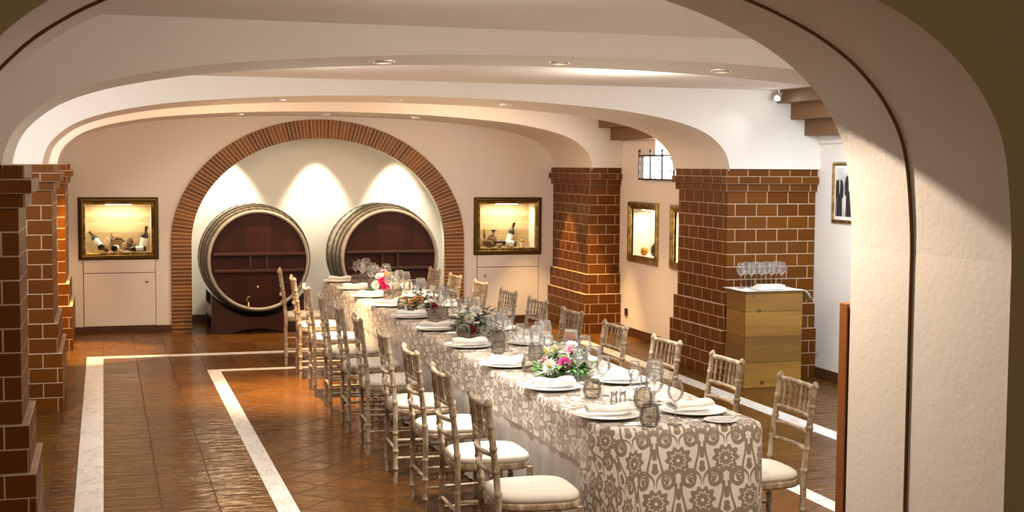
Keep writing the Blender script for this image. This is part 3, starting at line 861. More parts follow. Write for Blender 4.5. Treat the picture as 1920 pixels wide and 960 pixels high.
# salt and pepper mills of glass
for nm, x, y in (('salt', 2.40, 6.12), ('pepper', 2.45, 6.13)):
    t = thing('%s_shaker' % nm, 'small glass %s shaker with steel cap beside the tall glasses at the draped end' % nm, 'shaker', (x, y, ZP))
    B().lathe([(0, 0), (.019, 0), (.020, .01), (.015, .035), (.016, .05), (.0145, .05), (.0135, .035), (.017, .01), (0, .006)], 18).build('body', GLASS, t)
    B().lathe([(.0165, .05), (.0175, .058), (.013, .067), (0, .070)], 18).build('cap', STEEL, t)

# ------------------------------------------------------------------ flower arrangements
def orient(n):
    return Vector(n).normalized().to_track_quat('Z', 'Y').to_matrix().to_4x4()
def petal(b, L, W, m, curl=.2, cup=.15):
    rows = []
    for i in range(5):
        q = i / 4; w = W * math.sin(PI * (q * .82 + .12)); z = curl * L * q * q
        rows.append([tuple(m @ Vector((L * q, w * k, z + cup * abs(k) * w))) for k in (-1, -.4, .4, 1)])
    b.grid(rows, True)
def mum(par, loc, n, r, mat=PETAL_W, eye=EYE):
    b = B(); base = Matrix.Translation(loc) @ orient(n)
    for ring, (cnt, el, k) in enumerate(((16, .12, 1), (14, .45, .92), (11, .8, .78), (8, 1.1, .6))):
        for j in range(cnt):
            m = base @ Matrix.Rotation(2 * PI * j / cnt + ring * .3, 4, 'Z') @ Matrix.Rotation(-el, 4, 'Y')
            petal(b, r * k, r * .15, m, .15)
    o = b.build('chrysanthemum', mat, par)
    if eye: B().lathe([(0, .012), (.006, .011), (.010, .004), (.010, 0)], 10, m=base @ Matrix.Translation((0, 0, r * .55))).build('flower_eye', eye, o)
def rose(par, loc, n, r, mat, name='rose'):
    b = B(); base = Matrix.Translation(loc) @ orient(n)
    for ring, (cnt, rad, h, open_) in enumerate(((5, 1., .75, .55), (5, .8, .95, .3), (4, .55, 1.05, .15), (3, .32, 1.1, .05))):
        for j in range(cnt):
            a0 = 2 * PI * j / cnt + ring * .6; rows = []
            for i in range(5):
                q = i / 4; rr = r * rad * (.35 + .65 * q ** .6) + r * open_ * q ** 3 * .5; z = r * h * q - r * open_ * .3 * q ** 4
                rows.append([tuple(base @ Vector((rr * math.cos(a0 + k * 2.3 / cnt * 1.25), rr * math.sin(a0 + k * 2.3 / cnt * 1.25), z - r * .12 * abs(k) ** 3 * q))) for k in (-1, -.5, 0, .5, 1)])
            b.grid(rows, True)
    b.lathe([(0, 0), (r * .3, .1 * r), (r * .3, .9 * r), (0, r)], 10, m=base)
    b.build(name, mat, par)
def lily(par, loc, n, L, mat=PETAL_Y):
    b = B(); base = Matrix.Translation(loc) @ orient(n)
    b.lathe([(0, 0), (L * .10, L * .05), (L * .2, L * .4), (L * .17, L * .75), (L * .05, L * .97), (0, L)], 9, m=base)
    b.build('lily_bud', mat, par)
def leaf(b, loc, dirn, L, W, droop=.3):
    d = Vector(dirn).normalized(); side = d.cross(Vector((0, 0, 1)));
    side = side.normalized() if side.length > .1 else Vector((1, 0, 0)); up = side.cross(d)
    rows = []
    for i in range(6):
        q = i / 5; w = W * math.sin(PI * min(.97, q * .9 + .06)); c = Vector(loc) + d * L * q - Vector((0, 0, 1)) * droop * L * q * q
        rows.append([tuple(c - side * w + up * w * .25), tuple(c), tuple(c + side * w + up * w * .25)])
    b.grid(rows, True)
def foliage(par, r, h, mat, n, seed, L=(.06, .1), W=.016, name='foliage', zmin=.01, top=.6, droop=.35):
    rg = random.Random(seed); b = B()
    for _ in range(n):
        a = rg.uniform(0, 2 * PI); q = rg.random(); rad = r * rg.uniform(.1, .75); z = zmin + h * rg.random() * (1 - .6 * rad / r)
        ln = rg.uniform(*L); d = (math.cos(a), math.sin(a), rg.uniform(-.05, top))
        ex = max(0, rad + ln - r); ln = max(.03, ln - ex)
        leaf(b, (math.cos(a) * rad, math.sin(a) * rad, z), d, ln, W * rg.uniform(.7, 1.2), droop if z > .05 else .05)
    return b.build(name, mat, par)
def sprig(par, base, tip, mat, n=9, W=.012):
    b = B(); A, T = Vector(base), Vector(tip); b.tube([A, (A + T) / 2 + Vector((0, 0, .01)), T], [.0022, .0018, .001], 5)
    for i in range(n):
        q = .25 + .75 * i / n; p = A + (T - A) * q; a = i * 2.4
        leaf(b, p, (math.cos(a), math.sin(a), .5), .03, W, .1)
    return b.build('eucalyptus_sprig', mat, par)
def arrangement(x, y, label):
    t = thing('flower_arrangement', label, 'flowers', (x, y, ZP), 0, 'flower arrangements along the table'); return t
# camera looks from -y and -x, so the show side of each faces that way
f = arrangement(*FL[3], 'bright arrangement with pink roses, white chrysanthemum and yellow lily bud in green fern')
foliage(f, .195, .10, LEAF_G, 150, 1, (.06, .11), .017); foliage(f, .16, .15, LEAF_D, 70, 2, (.05, .08), .016, 'dark_foliage', .05)
mum(f, (-.105, -.07, .065), (-.6, -.7, .5), .052); rose(f, (-.035, -.10, .085), (-.1, -.9, .45), .031, PETAL_P); rose(f, (.015, -.05, .145), (.2, -.8, .6), .028, PETAL_L)
lily(f, (-.06, -.04, .115), (-.25, -.3, .9), .085); lily(f, (-.095, -.03, .12), (-.5, -.1, .8), .07)
mum(f, (.09, -.06, .125), (.5, -.6, .6), .045, PETAL_W, None); mum(f, (.115, -.05, .07), (.7, -.5, .3), .04, PETAL_L, None); rose(f, (-.12, -.02, .09), (-.8, -.2, .4), .022, PETAL_L); rose(f, (.05, .02, .165), (.1, -.3, .9), .028, PETAL_W)
b = B(); [leaf(b, (-.07 + k * .012, -.06, .08 + k * .006), (-.5 + .3 * k, -.7, .3), .05, .012) for k in range(4)]; b.build('rust_foliage', RUST, f)
b = B(); leaf(b, (.07, .0, .13), (.25, -.05, 1), .10, .009, 0); leaf(b, (.06, .02, .13), (.1, .1, 1), .08, .009, 0); b.build('blade_foliage', LEAF_D, f)
f = arrangement(*FL[2], 'dark-leaved arrangement with white chrysanthemums and one dusty red rose')
foliage(f, .19, .06, LEAF_G, 50, 4, (.05, .09), .017); foliage(f, .185, .16, LEAF_D, 150, 5, (.05, .10), .017, 'dark_foliage', .02)
for p, n, r in (((-.065, -.10, .125), (-.3, -.9, .4), .043), ((-.115, -.09, .05), (-.6, -.8, .2), .042), ((.03, -.135, .05), (.1, -.95, .3), .044), ((.055, -.08, .115), (.3, -.8, .4), .036), ((-.1, 0, .14), (-.7, -.1, .7), .035)): mum(f, p, n, r)
rose(f, (-.055, -.14, .055), (-.2, -.95, .25), .026, PETAL_R); rose(f, (.0, -.03, .165), (0, -.4, .9), .034, PETAL_W, 'cream_rose')
for tip in ((.10, -.02, .20), (.15, .0, .185), (-.06, -.0, .20), (.05, .05, .20)): sprig(f, (tip[0] * .4, tip[1] * .4, .10), tip, LEAF_O)
b = B(); [leaf(b, (-.10, -.05, .05), (-1, -.5 + .25 * k, .25), .085, .008, .1) for k in range(4)]; b.build('blade_foliage', LEAF_D, f)
f = arrangement(*FL[1], 'low arrangement with peach and raspberry roses and a pale daisy in trailing dark leaves')
foliage(f, .20, .05, LEAF_O, 70, 7, (.06, .11), .016); foliage(f, .17, .14, LEAF_D, 110, 8, (.05, .09), .017, 'dark_foliage', .02)
rose(f, (-.05, -.08, .10), (-.3, -.8, .5), .032, PETAL_O); rose(f, (-.09, -.07, .085), (-.6, -.7, .4), .026, PETAL_O); mum(f, (-.035, -.13, .05), (-.2, -.9, .4), .038, PETAL_W); rose(f, (.06, -.14, .045), (.2, -.9, .3), .034, PETAL_R)
mum(f, (-.13, -.06, .05), (-.8, -.5, .4), .03, PETAL_W, None); mum(f, (.06, .02, .15), (.1, -.3, .9), .04, PETAL_W, None); mum(f, (.11, -.05, .10), (.7, -.5, .5), .035, PETAL_L, None)
for tip in ((-.02, -.02, .20), (-.07, -.03, .17)): sprig(f, (0, 0, .09), tip, LEAF_O, 9, .014)
b = B(); [leaf(b, (-.08, -.08, .05), (-1, -.2 - .3 * k, .25), .09, .009, .1) for k in range(3)]; b.build('blade_foliage', LEAF_D, f)
f = arrangement(*FL[0], 'magenta and white arrangement with bright green leaves nearer the barrels')
foliage(f, .155, .07, LEAF_G, 90, 10, (.06, .1), .017); foliage(f, .15, .13, LEAF_O, 60, 11, (.05, .08), .015, 'olive_foliage', .04)
mum(f, (-.09, -.10, .08), (-.4, -.8, .4), .05); rose(f, (-.035, -.12, .11), (-.2, -.9, .4), .034, PETAL_M); rose(f, (-.015, -.14, .055), (0, -.95, .3), .034, PETAL_M); rose(f, (-.05, -.06, .15), (-.3, -.5, .8), .032, PETAL_W)
mum(f, (.05, -.12, .07), (.3, -.9, .4), .046); mum(f, (.10, -.08, .07), (.6, -.7, .4), .042, PETAL_W, None); rose(f, (.02, -.04, .16), (.1, -.4, .9), .032, PETAL_O); mum(f, (.0, .0, .19), (0, -.2, 1), .038, PETAL_L, None)
for tip in ((.06, 0, .22), (.0, .03, .215)): sprig(f, (0, 0, .1), tip, LEAF_O)

# ------------------------------------------------------------------ pine pedestal with cloth and glasses
t = thing('pine_pedestal', 'tall yellow pine box pedestal in front of the brick pillar', 'pedestal', (5.625, 10.715, 0))
hw, hd, hh = .277, .19, .835
B().box(-hw, hw, -hd, -hd + .02, .02, hh).build('front_panel', PINE, t, bevel=.002)
B().box(-hw, hw, hd - .02, hd, .02, hh).build('rear_panel', PINE, t, bevel=.002)
for s in (-1, 1):
    a = s * hw; B().box(min(a, a - s * .02), max(a, a - s * .02), -hd + .02, hd - .02, .02, hh).build('side_panel', PINE_S, t, bevel=.002)
B().box(-hw - .01, hw + .01, -hd - .01, hd + .01, 0, .022).build('base_board', PINE, t, bevel=.003)
B().box(-hw - .008, hw + .008, -hd - .008, hd + .008, hh, hh + .018).build('top_board', PINE, t, bevel=.003)
zt = hh + .0185
b = B(); rows = []
for i in range(17):
    x = -hw - .03 + (2 * hw + .12) * i / 16; row = []
    for j in range(9):
        y = -hd - .02 + (2 * hd + .04) * j / 8; dz = 0
        if x > hw + .012: dz = -((x - hw - .012) / .05) ** 1.6 * .045
        row.append((x, y, zt + .001 + dz + .0012 * math.sin(x * 40 + y * 22)))
    rows.append(row)
b.grid(rows); cl = b.build('white_runner', LINEN, loc=(5.625, 10.715, 0)); md = cl.modifiers.new('s', 'SOLIDIFY'); md.thickness = .004; md.offset = -1
tag(cl, 'white cloth laid over the top of the pine pedestal, one edge drooping', 'cloth')
for k in range(3):
    b = B(); w, d, z = .135 - .012 * k, .075 - .006 * k, zt + .0105 + .0135 * k; b.box(-w, w, -d, d, z, z + .0130)
    o = b.build('folded_napkin', LINEN, bevel=.003, loc=(5.60 + .012 * k, 10.60, 0)); o.rotation_euler = (0, 0, .06 - .05 * k)
    tag(o, '%s folded white napkin of the small pile on the pine pedestal' % ('lowest', 'middle', 'topmost')[k], 'napkin', 'folded napkins on the pedestal')
xs = [(-.21, -.01), (-.112, .085), (-.11, -.01), (-.012, .085), (-.01, -.01), (.088, .085), (.09, -.01), (.188, .085), (.19, -.01)]
for k, (x, y) in enumerate(xs):
    o = dup(proto['large'], (5.625 + x, 10.765 + y, zt + .0098), 0, '%s of the nine clean wine glasses on the pine pedestal, counting from the table side' % ORD[k], 'wine glasses on the pedestal'); o['category'] = 'wine glass'
    o.scale = (.92, .92, 1)

# ------------------------------------------------------------------ lit wall niches (display cases)
def ring_frame(parent, w, h, prof, mat, name):
    """mitred moulding round a w x h opening in the local xz plane; prof = (outward, towards viewer) points"""
    b = B(); cs = [(-w / 2, -h / 2), (w / 2, -h / 2), (w / 2, h / 2), (-w / 2, h / 2)]; sg = [(-1, -1), (1, -1), (1, 1), (-1, 1)]
    pts = [[(c[0] + s_[0] * o, -d, c[1] + s_[1] * o) for c, s_ in zip(cs, sg)] for o, d in prof]
    b.grid(pts, False, close=True); return b.build(name, mat, parent)
def display_case(label, loc, rz, w, h, depth, lining):
    t = thing('display_case', label, 'display case', loc, rz, 'lit display cases in the walls')
    ring_frame(t, w, h, [(.0, -.02), (.0, .012), (.012, .020), (.020, .014), (.030, .026)], GILT, 'inner_moulding')
    ring_frame(t, w, h, [(.030, .026), (.044, .034), (.062, .030), (.072, .018), (.080, .012), (.080, -.004)], DARKGILT if lining is NICHE_W else GILT, 'frame')
    b = B(); b.add([(-w / 2, depth, -h / 2), (w / 2, depth, -h / 2), (w / 2, depth, h / 2), (-w / 2, depth, h / 2)], [(0, 1, 2, 3)]); b.build('back_panel', lining, t)
    b = B(); X, Z = w / 2, h / 2
    b.add([(-X, .0, -Z), (-X, depth, -Z), (-X, depth, Z), (-X, 0, Z)], [(0, 1, 2, 3)]); b.add([(X, .0, -Z), (X, depth, -Z), (X, depth, Z), (X, 0, Z)], [(0, 1, 2, 3)])
    b.add([(-X, .0, Z), (X, .0, Z), (X, depth, Z), (-X, depth, Z)], [(0, 1, 2, 3)]); b.build('side_lining', NICHE_P, t)
    b = B(); b.box(-X, X, .012, depth, -Z - .01, -Z + .004); b.build('shelf', NICHE_P if lining is NICHE_P else NICHE_W, t)
    b = B(); b.box(-X + .002, X - .002, .004, .008, -Z + .006, Z - .004); b.build('glass_pane', PANE, t)
    b = B(); b.box(-w * .20, w * .20, .03, .05, Z - .010, Z - .001); b.build('lamp_strip', STRIP, t)
    p = Vector(loc) + Matrix.Rotation(rz, 3, 'Z') @ Vector((0, .10, Z - .035))
    area(p, p - Vector((0, 0, 1)) + Matrix.Rotation(rz, 3, 'Z') @ Vector((0, .18, 0)), 2.7 if lining is NICHE_W else 5.5, w * .7, .05, (1, .86, .62))
    return t
def bottle(label, loc, rot, L=.30, r=.037, lab=LABELW, cat='bottle', frac=1.):
    t = thing('wine_bottle', label, cat, loc, 0, 'bottles in the display cases'); t.rotation_euler = rot
    B().lathe([(0, .004), (r * .6, .0), (r, .006), (r, L * .60), (r * .92, L * .67), (r * .45, L * .76), (r * .38, L * .80), (r * .38, L * .97), (r * .43, L * .975), (r * .43, L), (0, L)], 20).build('body', WINEBOTTLE, t)
    B().lathe([(r + .0006, L * .13), (r + .0006, L * .50)], 20).build('paper_label', lab, t)
    B().lathe([(r * .40, L * .84), (r * .42, L * .97), (r * .46, L * .975), (r * .46, L + .001), (0, L + .0012)], 16).build('capsule', CAPSULE, t)
    return t
def lump(name, label, cat, loc, size, mat, seed, group, rz=0):
    rg = random.Random(seed); bm = bmesh.new(); bmesh.ops.create_icosphere(bm, subdivisions=3, radius=1)
    offs = [(Vector((rg.uniform(-1, 1), rg.uniform(-1, 1), rg.uniform(-1, 1))).normalized(), rg.uniform(.12, .35)) for _ in range(9)]
    for v in bm.verts:
        n = v.co.normalized(); k = 1 + sum(a * max(0, n.dot(d)) ** 3 for d, a in offs) - .25
        v.co = Vector((n.x * size[0] * k, n.y * size[1] * k, n.z * size[2] * k))
    zmin = min(v.co.z for v in bm.verts)
    for v in bm.verts: v.co.z -= zmin
    me = bpy.data.meshes.new(name); bm.to_mesh(me); bm.free(); me.materials.append(mat)
    for p in me.polygons: p.use_smooth = True
    o = bpy.data.objects.new(name, me); COL.objects.link(o); o.location = loc; o.rotation_euler = (0, 0, rz); return tag(o, label, cat, group)
D = .26
vl = display_case('lit display case with bronze frame on the barrel wall, open-floor side of the arch', ((VL[0] + VL[1]) / 2, YB, (VL[2] + VL[3]) / 2), 0, VL[1] - VL[0], VL[3] - VL[2], D, NICHE_W)
vr = display_case('lit display case with bronze frame on the barrel wall, pillar side of the arch', ((VR[0] + VR[1]) / 2, YB, (VR[2] + VR[3]) / 2), 0, VR[1] - VR[0], VR[3] - VR[2], D, NICHE_W)
v1 = display_case('gilt framed lit niche below the barred window, whole frame showing', (XW, (V1[0] + V1[1]) / 2, (V1[2] + V1[3]) / 2), -PI / 2, V1[1] - V1[0], V1[3] - V1[2], .22, NICHE_P)
v2 = display_case('gilt framed lit niche half hidden behind the big brick pillar', (XW, (V2[0] + V2[1]) / 2, (V2[2] + V2[3]) / 2), -PI / 2, V2[1] - V2[0], V2[3] - V2[2], .22, NICHE_P)
zl = VL[2] + .005; cxl = (VL[0] + VL[1]) / 2
BK = 'bark and cork pieces in the cases'
bottle('dark bottle with white label leaning base outward in the open-floor-side case', (cxl - .185, YB + .062, zl + .040), (math.radians(-34), math.radians(-36), 0), .27, .036)
bottle('dark bottle with cream label propped in the corner of the open-floor-side case', (cxl + .255, YB + .16, zl + .012), (math.radians(-3), math.radians(12), 0), .28, .040, LABEL)
bottle('bottle with pale label lying base outward amid the bark in the open-floor-side case', (cxl - .055, YB + .04, zl + .040), (math.radians(-91), 0, math.radians(-18)), .18, .036, LABELW)
bottle('bottle lying along the shelf at the foot of the propped cream-label bottle', (cxl + .30, YB + .052, zl + .034), (0, math.radians(-90), 0), .23, .030, LABELW)
for k, (x, y, z, sx, sy, sz, mt, nm) in enumerate(((-.135, .15, 0, .046, .042, .066, STONE_L, 'pale round bark piece behind the leaning white-label bottle'), (.135, .21, 0, .05, .03, .080, STONE, 'large dark bark piece at the back centre of the open-floor-side case'), (.175, .135, 0, .052, .028, .05, STONE, 'long dark bark piece sloping down beside the propped bottle'), (.062, .118, .0, .021, .021, .05, STONE_L, 'small pale bark piece above the lying bottle'), (-.135, .055, 0, .024, .02, .022, STONE, 'small dark bark chip in front of the pale round piece'))):
    lump('bark_piece', nm, 'bark', (cxl + x, YB + y, zl + z), (sx, sy, sz), mt, 30 + k, BK, k * .7)
br = B().tube([(-.18, .232, .03), (-.15, .236, .10), (-.08, .238, .135), (-.02, .238, .15), (.03, .236, .14), (.07, .234, .10)], [.012, .017, .02, .018, .015, .008], 9).tube([(-.06, .236, .14), (-.08, .238, .18), (-.075, .24, .205)], [.012, .009, .005], 8).build('dry_branch', STONE, loc=(cxl, YB, zl))
br.data.transform(Matrix.Translation((0, -.003, 0))); tag(br, 'crooked dry branch leaning along the planks of the open-floor-side case', 'branch')
for k, (x, y, nm) in enumerate(((.02, .045, 'pale cork lying before the dark bark in the open-floor-side case'), (-.29, .07, 'pale cork lying at the frame end under the leaning bottle'))):
    o = B().tube([(-.022, 0, .011), (.022, 0, .011)], .011, 12).build('cork', CORK, loc=(cxl + x, YB + y, zl)); o.rotation_euler = (0, 0, .5 + k * 1.2); tag(o, nm, 'cork', 'corks')
o = B().lathe([(0, 0), (.012, 0), (.012, .03), (.006, .035), (.006, .05), (.018, .055), (.018, .07), (0, .07)], 14).build('bottle_stopper', CORK, loc=(cxl - .06, YB + .17, zl + .115)); tag(o, 'small upright cork stopper standing on the bark pile', 'stopper')
cxr = (VR[0] + VR[1]) / 2
bottle('dark bottle with white label leaning upright in the pillar-side case', (cxr + .055, YB + .19, zl + .014), (math.radians(-2), math.radians(18), 0), .30, .040)
bottle('dark bottle with cream label lying before the leaning bottle in the pillar-side case', (cxr + .14, YB + .085, zl + .040), (math.radians(-4), math.radians(-84), 0), .29, .036, LABELW)
for k, (x, y, z, sx, sy, sz, mt, nm) in enumerate(((-.235, .075, 0, .065, .035, .05, STONE, 'long dark bark piece on the shelf of the pillar-side case'), (-.30, .17, 0, .035, .035, .06, STONE_L, 'pale bark piece under the yellow knife handle'), (-.10, .037, 0, .04, .016, .025, STONE_L, 'pale bark piece at the middle of the pillar-side case'), (-.13, .18, 0, .06, .04, .08, STONE, 'dark bark piece at the back of the pillar-side case'), (.06, .032, 0, .03, .014, .016, STONE_L, 'small pale bark chip before the lying cream-label bottle'))):
    lump('bark_piece', nm, 'bark', (cxr + x, YB + y, zl + z), (sx, sy, sz), mt, 50 + k, BK, 0 if k in (2, 4) else k * .9)
t = thing('pruning_knife', 'upright pruning knife with yellow wooden handle in the pillar-side case', 'knife', (cxr - .235, YB + .215, zl + .03))
B().tube([(0, 0, .08), (-.006, 0, .13), (-.010, 0, .19)], [.012, .016, .013], 10).build('handle', GILT, t); B().box(-.006, .006, -.001, .001, -.02, .085).build('blade', STEEL, t)
t = thing('funnel', 'small dark metal funnel on the bark pile in the pillar-side case', 'funnel', (cxr - .13, YB + .18, zl + .145))
B().lathe([(.004, 0), (.005, .03), (.034, .07), (.0355, .07), (.007, .03), (.006, 0)], 18).build('cone', HOOP, t); B().tube([(.035, 0, .068), (.05, 0, .06), (.045, 0, .045)], .003, 6).build('handle', HOOP, t)
t = thing('table_lighter', 'small brass and glass cork press standing by the bright end of the pillar-side case', 'cork press', (cxr + .22, YB + .10, zl - .0))
t.name = 'cork_press'
B().lathe([(0, 0), (.034, 0), (.034, .008), (.028, .01), (.028, .075), (.033, .078), (.033, .09), (0, .092)], 20).build('body', BRASS, t)
B().lathe([(.030, .02), (.030, .066)], 20).build('band', LABEL, t); B().tube([(0, 0, .09), (0, 0, .13)], [.006, .004], 8).build('plunger', STEEL, t); B().tube([(.03, 0, .08), (.05, 0, .085), (.052, 0, .05), (.03, 0, .03)], .004, 6).build('handle', BRASS, t)
o = B().lathe([(0, 0), (.012, 0), (.012, .05), (.007, .06), (.007, .075), (0, .075)], 14).build('glass_vial', GLASS, loc=(cxr + .305, YB + .1, zl)); tag(o, 'tiny clear vial at the bright end of the pillar-side case', 'vial')
# contents of the window-side niche: round lidded tins and an orange cloth
z1 = V1[2] + .005
for k, (y, r, nm) in enumerate(((13.715, .072, 'larger dark round tin lid propped in the gilt niche'), (13.575, .062, 'smaller dark round tin lid propped in the gilt niche'))):
    t = thing('round_tin', nm, 'tin', (XW + .09, y, z1 + r * 1.04), 0, 'round tins in the gilt niche'); t.rotation_euler = (0, math.radians(-80), 0)
    B().lathe([(0, -.012), (r, -.012), (r, .012), (r * .9, .016), (r * .86, .012)], 24).build('rim', HOOP, t); B().lathe([(0, .010), (r * .86, .012)], 24).build('lid', CAPSULE, t)
lump('orange_pouch', 'orange cloth pouch lying beside the round tins in the gilt niche', 'pouch', (XW + .085, 13.98, z1), (.045, .09, .04), simple('orange cloth', (.72, .30, .04), .8), 71, None)
lump('straw_tuft', 'pale straw tuft behind the orange pouch in the gilt niche', 'straw', (XW + .18, 13.95, z1), (.018, .10, .05), STONE_L, 72, None)

# ------------------------------------------------------------------ flush cabinets below the cases
def cabinet(label, x0, x1, knob_x):
    t = thing('wall_cabinet', label, 'cabinet', ((x0 + x1) / 2, YB, 0), 0, 'flush wall cabinets'); w = (x1 - x0) / 2
    gap = simple('dark gap', (.10, .075, .055), .9)
    B().box(-w - .006, w + .006, -.0035, .0, .078, .838).build('carcass', gap, t)
    B().box(-w, w, -.010, -.003, .689, .835).build('drawer_front', DOORPAINT, t, bevel=.0015, seg=1)
    d = B().box(-w, w, -.010, -.003, .082, .682).build('door', DOORPAINT, t, bevel=.0015, seg=1)
    rot = Matrix.Rotation(PI / 2, 4, 'X')
    B().lathe([(.006, .008), (.006, .02), (.014, .026), (.016, .034), (.011, .042), (0, .043)], 16, c=(knob_x, 0, .587), m=rot).build('knob', BRASS, d)
cabinet('flush cream cabinet under the open-floor-side display case', -.226, .555, .30)
cabinet('flush cream cabinet under the pillar-side display case', 4.385, 5.17, -.30)

# ------------------------------------------------------------------ small wall things
t = thing('wall_socket', 'small dark brown wall socket beside the brick pillar under the gilt niche', 'socket', (XW, 14.30, .262), -PI / 2)
B().box(-.042, .042, -.010, -.001, -.042, .042).build('plate', SOCKET, t, bevel=.003); B().lathe([(.028, 0), (.026, -.004), (.0, -.004)], 18, m=Matrix.Rotation(PI / 2, 4, 'X') @ Matrix.Translation((0, 0, .012))).build('insert', BLACK, t)
# window grille
t = thing('window_grille', 'black wrought-iron grille with knobbed bars before the small window', 'grille', (XW - .05, 13.375, 1.79), -PI / 2)
gy = .475
for zz in (.008, .265): B().box(-gy, gy, -.007, .007, zz - .009, zz + .009).build('rail', IRON, t)
for k in range(4):
    x = -gy + 2 * gy * k / 3
    p = B(); p.box(x - .010, x + .010, -.009, .009, 0, .30); p.lathe([(0, .30), (.012, .303), (.018, .315), (.012, .328), (0, .335)], 10, c=(x, 0, 0)); p.build('bar', IRON, t)
for k in range(3):
    cx = -gy + 2 * gy * (k + .5) / 3; b = B(); st = .0528 if k == 0 else .105; hw_ = gy / 3 - .01
    for d in (1, -1):
        c = -hw_ - .3
        while c < hw_ + .3:
            zs_ = [.0 + .265 * i / 12 for i in range(13)]; seg = [(cx + c + d * z * .6, 0, z) for z in zs_ if abs(c + d * z * .6) < hw_]
            if len(seg) > 1: b.tube(seg, .0028 if k == 0 else .0014, 4)
            c += st
    b.build('lattice', IRON, t)
    if k:
        for r_ in range(4):
            for q in range(2):
                x = cx - hw_ * .5 + q * hw_ + (.0 if r_ % 2 else 0); z = .04 + r_ * .062
                if (r_ + q) % 2 == 0: B().lathe([(0, .008), (.011, .004), (.013, 0), (0, -.008)], 10, c=(x, 0, z), m=Matrix.Rotation(PI / 2, 4, 'X')).build('boss', IRON, t)
# framed picture in the near side aisle
PY0, PY1, PZ0, PZ1 = 9.95, 10.70, 1.445, 1.985
t = thing('framed_picture', 'gilt framed grey picture of two dark-suited figures on the white aisle wall', 'picture', (XR, (PY0 + PY1) / 2, (PZ0 + PZ1) / 2), -PI / 2)
w, h = PY1 - PY0 - .06, PZ1 - PZ0 - .06
ring_frame(t, w, h, [(0, .004), (.004, .016), (.014, .022), (.028, .018), (.034, .0)], GILT, 'frame')
B().box(-w / 2, w / 2, -.006, -.001, -h / 2, h / 2).build('mount', LABELW, t)
B().box(-w / 2 + .02, w / 2 - .02, -.0075, -.006, -h / 2 + .03, h / 2 - .02).build('print', PRINT, t)
b = B(); b.box(-w / 2 + .02, -w / 2 + .13, -.0085, -.0075, -h / 2 + .03, h / 2 - .13); b.build('print_shade', INKG, t)
def figure_print(x, s=1.):
    b = B(); y = -.0095; zz = -h / 2 + .03
    pts = [(-.045, 0), (.045, 0), (.04, .16), (.062, .17), (.065, .26), (.045, .315), (.015, .33), (-.015, .33), (-.045, .315), (-.065, .26), (-.062, .17), (-.04, .16)]
    b.add([(x + a * s, y, zz + c * s) for a, c in pts], [tuple(range(len(pts)))]); b.build('print_figure', INK, t)
    b = B(); c = (x, zz + .37 * s); b.add([(c[0] + .024 * s * math.cos(k * PI / 8), y - .0005, c[1] + .032 * s * math.sin(k * PI / 8)) for k in range(16)], [tuple(range(16))]); b.build('print_face', SKINP, t)
    b = B(); b.add([(x - .010, y - .0006, zz + .33 * s), (x + .010, y - .0006, zz + .33 * s), (x + .004, y - .0006, zz + .2 * s), (x - .004, y - .0006, zz + .2 * s)], [(0, 1, 2, 3)]); b.build('print_shirt', SKINP, t)
figure_print(-.255, 1.); figure_print(-.10, 1.12); figure_print(.07, 1.08); figure_print(.2, 1.)
# small spotlight beside the timbers
t = thing('spotlight', 'small bright white spotlight at the end of the aisle timbers', 'spotlight', (5.775, 10.80, 2.60))
B().tube([(0, 0, .03), (0, 0, -.02)], [.008, .008], 8).build('bracket', CHROME_RING, t)
hd_ = B().tube([(.02, .0, -.005), (-.03, -.03, -.05)], [.020, .030], 14).build('head', CHROME_RING, t)
B().tube([(-.028, -.029, -.0485), (-.034, -.0335, -.0535)], [.027, .026], 14).build('lens', LAMPC, t)
# upright wooden board of the gate folded against the entrance jamb
t = thing('wooden_gate', 'tall orange-brown wooden gate edge standing against the white entrance jamb', 'gate', (1.955, 3.205, 0))
B().box(-.020, .012, .0, .042, .0, 1.562).build('stile', GATE, t, bevel=.003)
B().box(.012, .60, .006, .036, .06, 1.55).build('panel', GATE, t, bevel=.003)
B().box(.60, .65, .0, .042, .0, 1.575).build('stile', GATE, t, bevel=.003)

# ------------------------------------------------------------------ lights
# recess wall washers
for x in (1.45, 2.52, 3.52): spot((x, 16.29, 2.56), (x, 16.31, .6), 190, 57, .5, (1, .88, .68), .02)
# barrel wall and far bay, with added fill lights among them
spot((-.24, 14.12, 2.57), (-.30, 14.22, 0), 560, 43, .5, (1, .60, .22), .02)
spot((5.12, 14.12, 2.57), (5.18, 14.24, 0), 400, 38, .6, (1, .62, .25), .02)
spot((4.98, 15.20, 2.30), (5.00, 15.20, 0), 420, 47, .4, (1, .62, .25), .02)
spot((-.02, 15.2, 2.30), (-.38, 15.2, .8), 60, 56, .6, (1, .62, .25), .02)
spot((5.0, 9.4, 2.55), (6.29, 10.2, 1.1), 60, 95, .9, (.9, .95, 1), .05)  # added spot without a fixture, lifts the white aisle wall
spot((4.6, 13.3, 2.60), (5.1, 13.2, 0), 150, 56, 1., (1, .64, .28), .03)
spot((2.5, 4.1, 2.58), (2.5, 5.5, .45), 70, 62, .9, (1, .88, .74), .05)  # added spot without a fixture, brightens the draped table end
for y, e, c in ((13.35, 46, (1, .66, .38)), (9.15, 36, (1, .91, .80)), (4.7, 31, (1, .92, .83))):
    for x in (1.2, 3.7): point((x, y, 2.35), e * .5, c, .25)  # soft fill added to even out the bay ceilings, no real lamps here
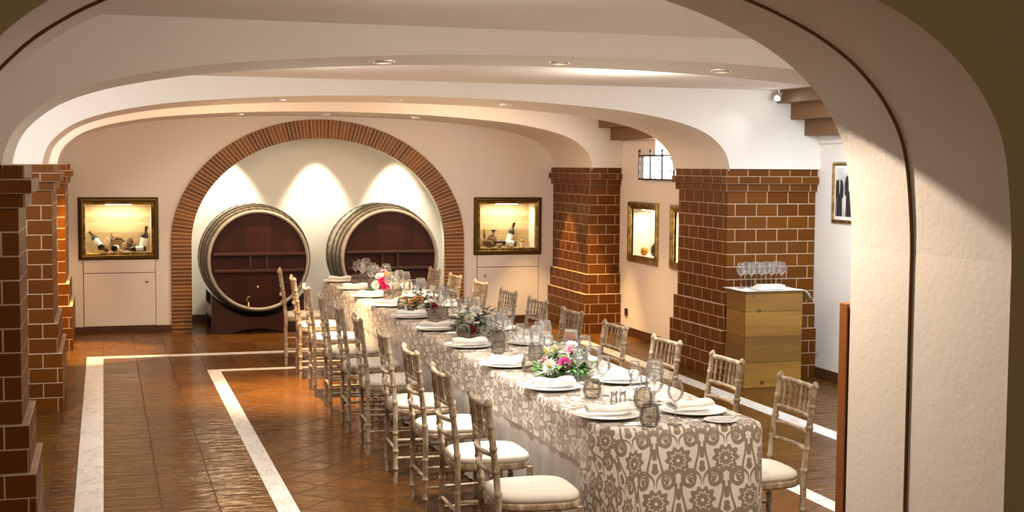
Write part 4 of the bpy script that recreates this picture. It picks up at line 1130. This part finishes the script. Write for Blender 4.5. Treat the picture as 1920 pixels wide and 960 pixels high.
# daylight and cool lamps of the side aisles
area((5.98, 13.3, 2.0), (4.5, 13.1, 1.5), 16, .9, .4, (.82, .9, 1))
spot((5.73, 10.72, 2.52), (4.7, 10.9, 1.7), 3., 80, 1., COOL, .03)
area((5.5, 8.6, 2.5), (6.1, 9.3, .6), 62, .5, 1.6, (.80, .90, 1))
area((-.85, 9.2, 2.5), (-.55, 10.2, 1.2), 27, .4, 1.2, (.97, .98, 1))
area((-.85, 13.3, 2.5), (-.6, 13.5, .8), 16, .4, 1.2, (1, .85, .75))
# entrance lamp on the room side
spot((1.58, 3.80, 2.58), (1.94, 2.75, 1.0), 122, 120, .5, (1, .80, .62), .02)

wd = bpy.data.worlds.new('World'); sc.world = wd; wd.use_nodes = True
wd.node_tree.nodes['Background'].inputs[0].default_value = (.30, .20, .08, 1); wd.node_tree.nodes['Background'].inputs[1].default_value = .22

# ------------------------------------------------------------------ camera
yaw, pitch, roll, FPX = .296226785, .0669930756, .00710327078, 2509.72
fw = Vector((math.sin(yaw) * math.cos(pitch), math.cos(yaw) * math.cos(pitch), -math.sin(pitch)))
rt = Vector((math.cos(yaw), -math.sin(yaw), 0)); up = rt.cross(fw)
r2 = rt * math.cos(roll) + up * math.sin(roll); u2 = up * math.cos(roll) - rt * math.sin(roll)
cam = bpy.data.cameras.new('camera'); co = bpy.data.objects.new('camera', cam); COL.objects.link(co)
co.matrix_world = Matrix(((r2.x, u2.x, -fw.x, 0), (r2.y, u2.y, -fw.y, 0), (r2.z, u2.z, -fw.z, 1.93), (0, 0, 0, 1)))
cam.sensor_fit = 'HORIZONTAL'; cam.sensor_width = 36; cam.lens = FPX / 1920 * 36; cam.clip_start = .05
sc.camera = co
sc.view_settings.view_transform = 'Standard'; sc.view_settings.look = 'None'; sc.view_settings.gamma = 1; sc.view_settings.use_curve_mapping = False
sc.view_settings.exposure = 0.88
try:
    sc.cycles.use_denoising = True; sc.cycles.max_bounces = 8; sc.cycles.transparent_max_bounces = 64; sc.cycles.caustics_reflective = False; sc.cycles.caustics_refractive = False
    sc.cycles.sample_clamp_indirect = 4
except Exception: pass
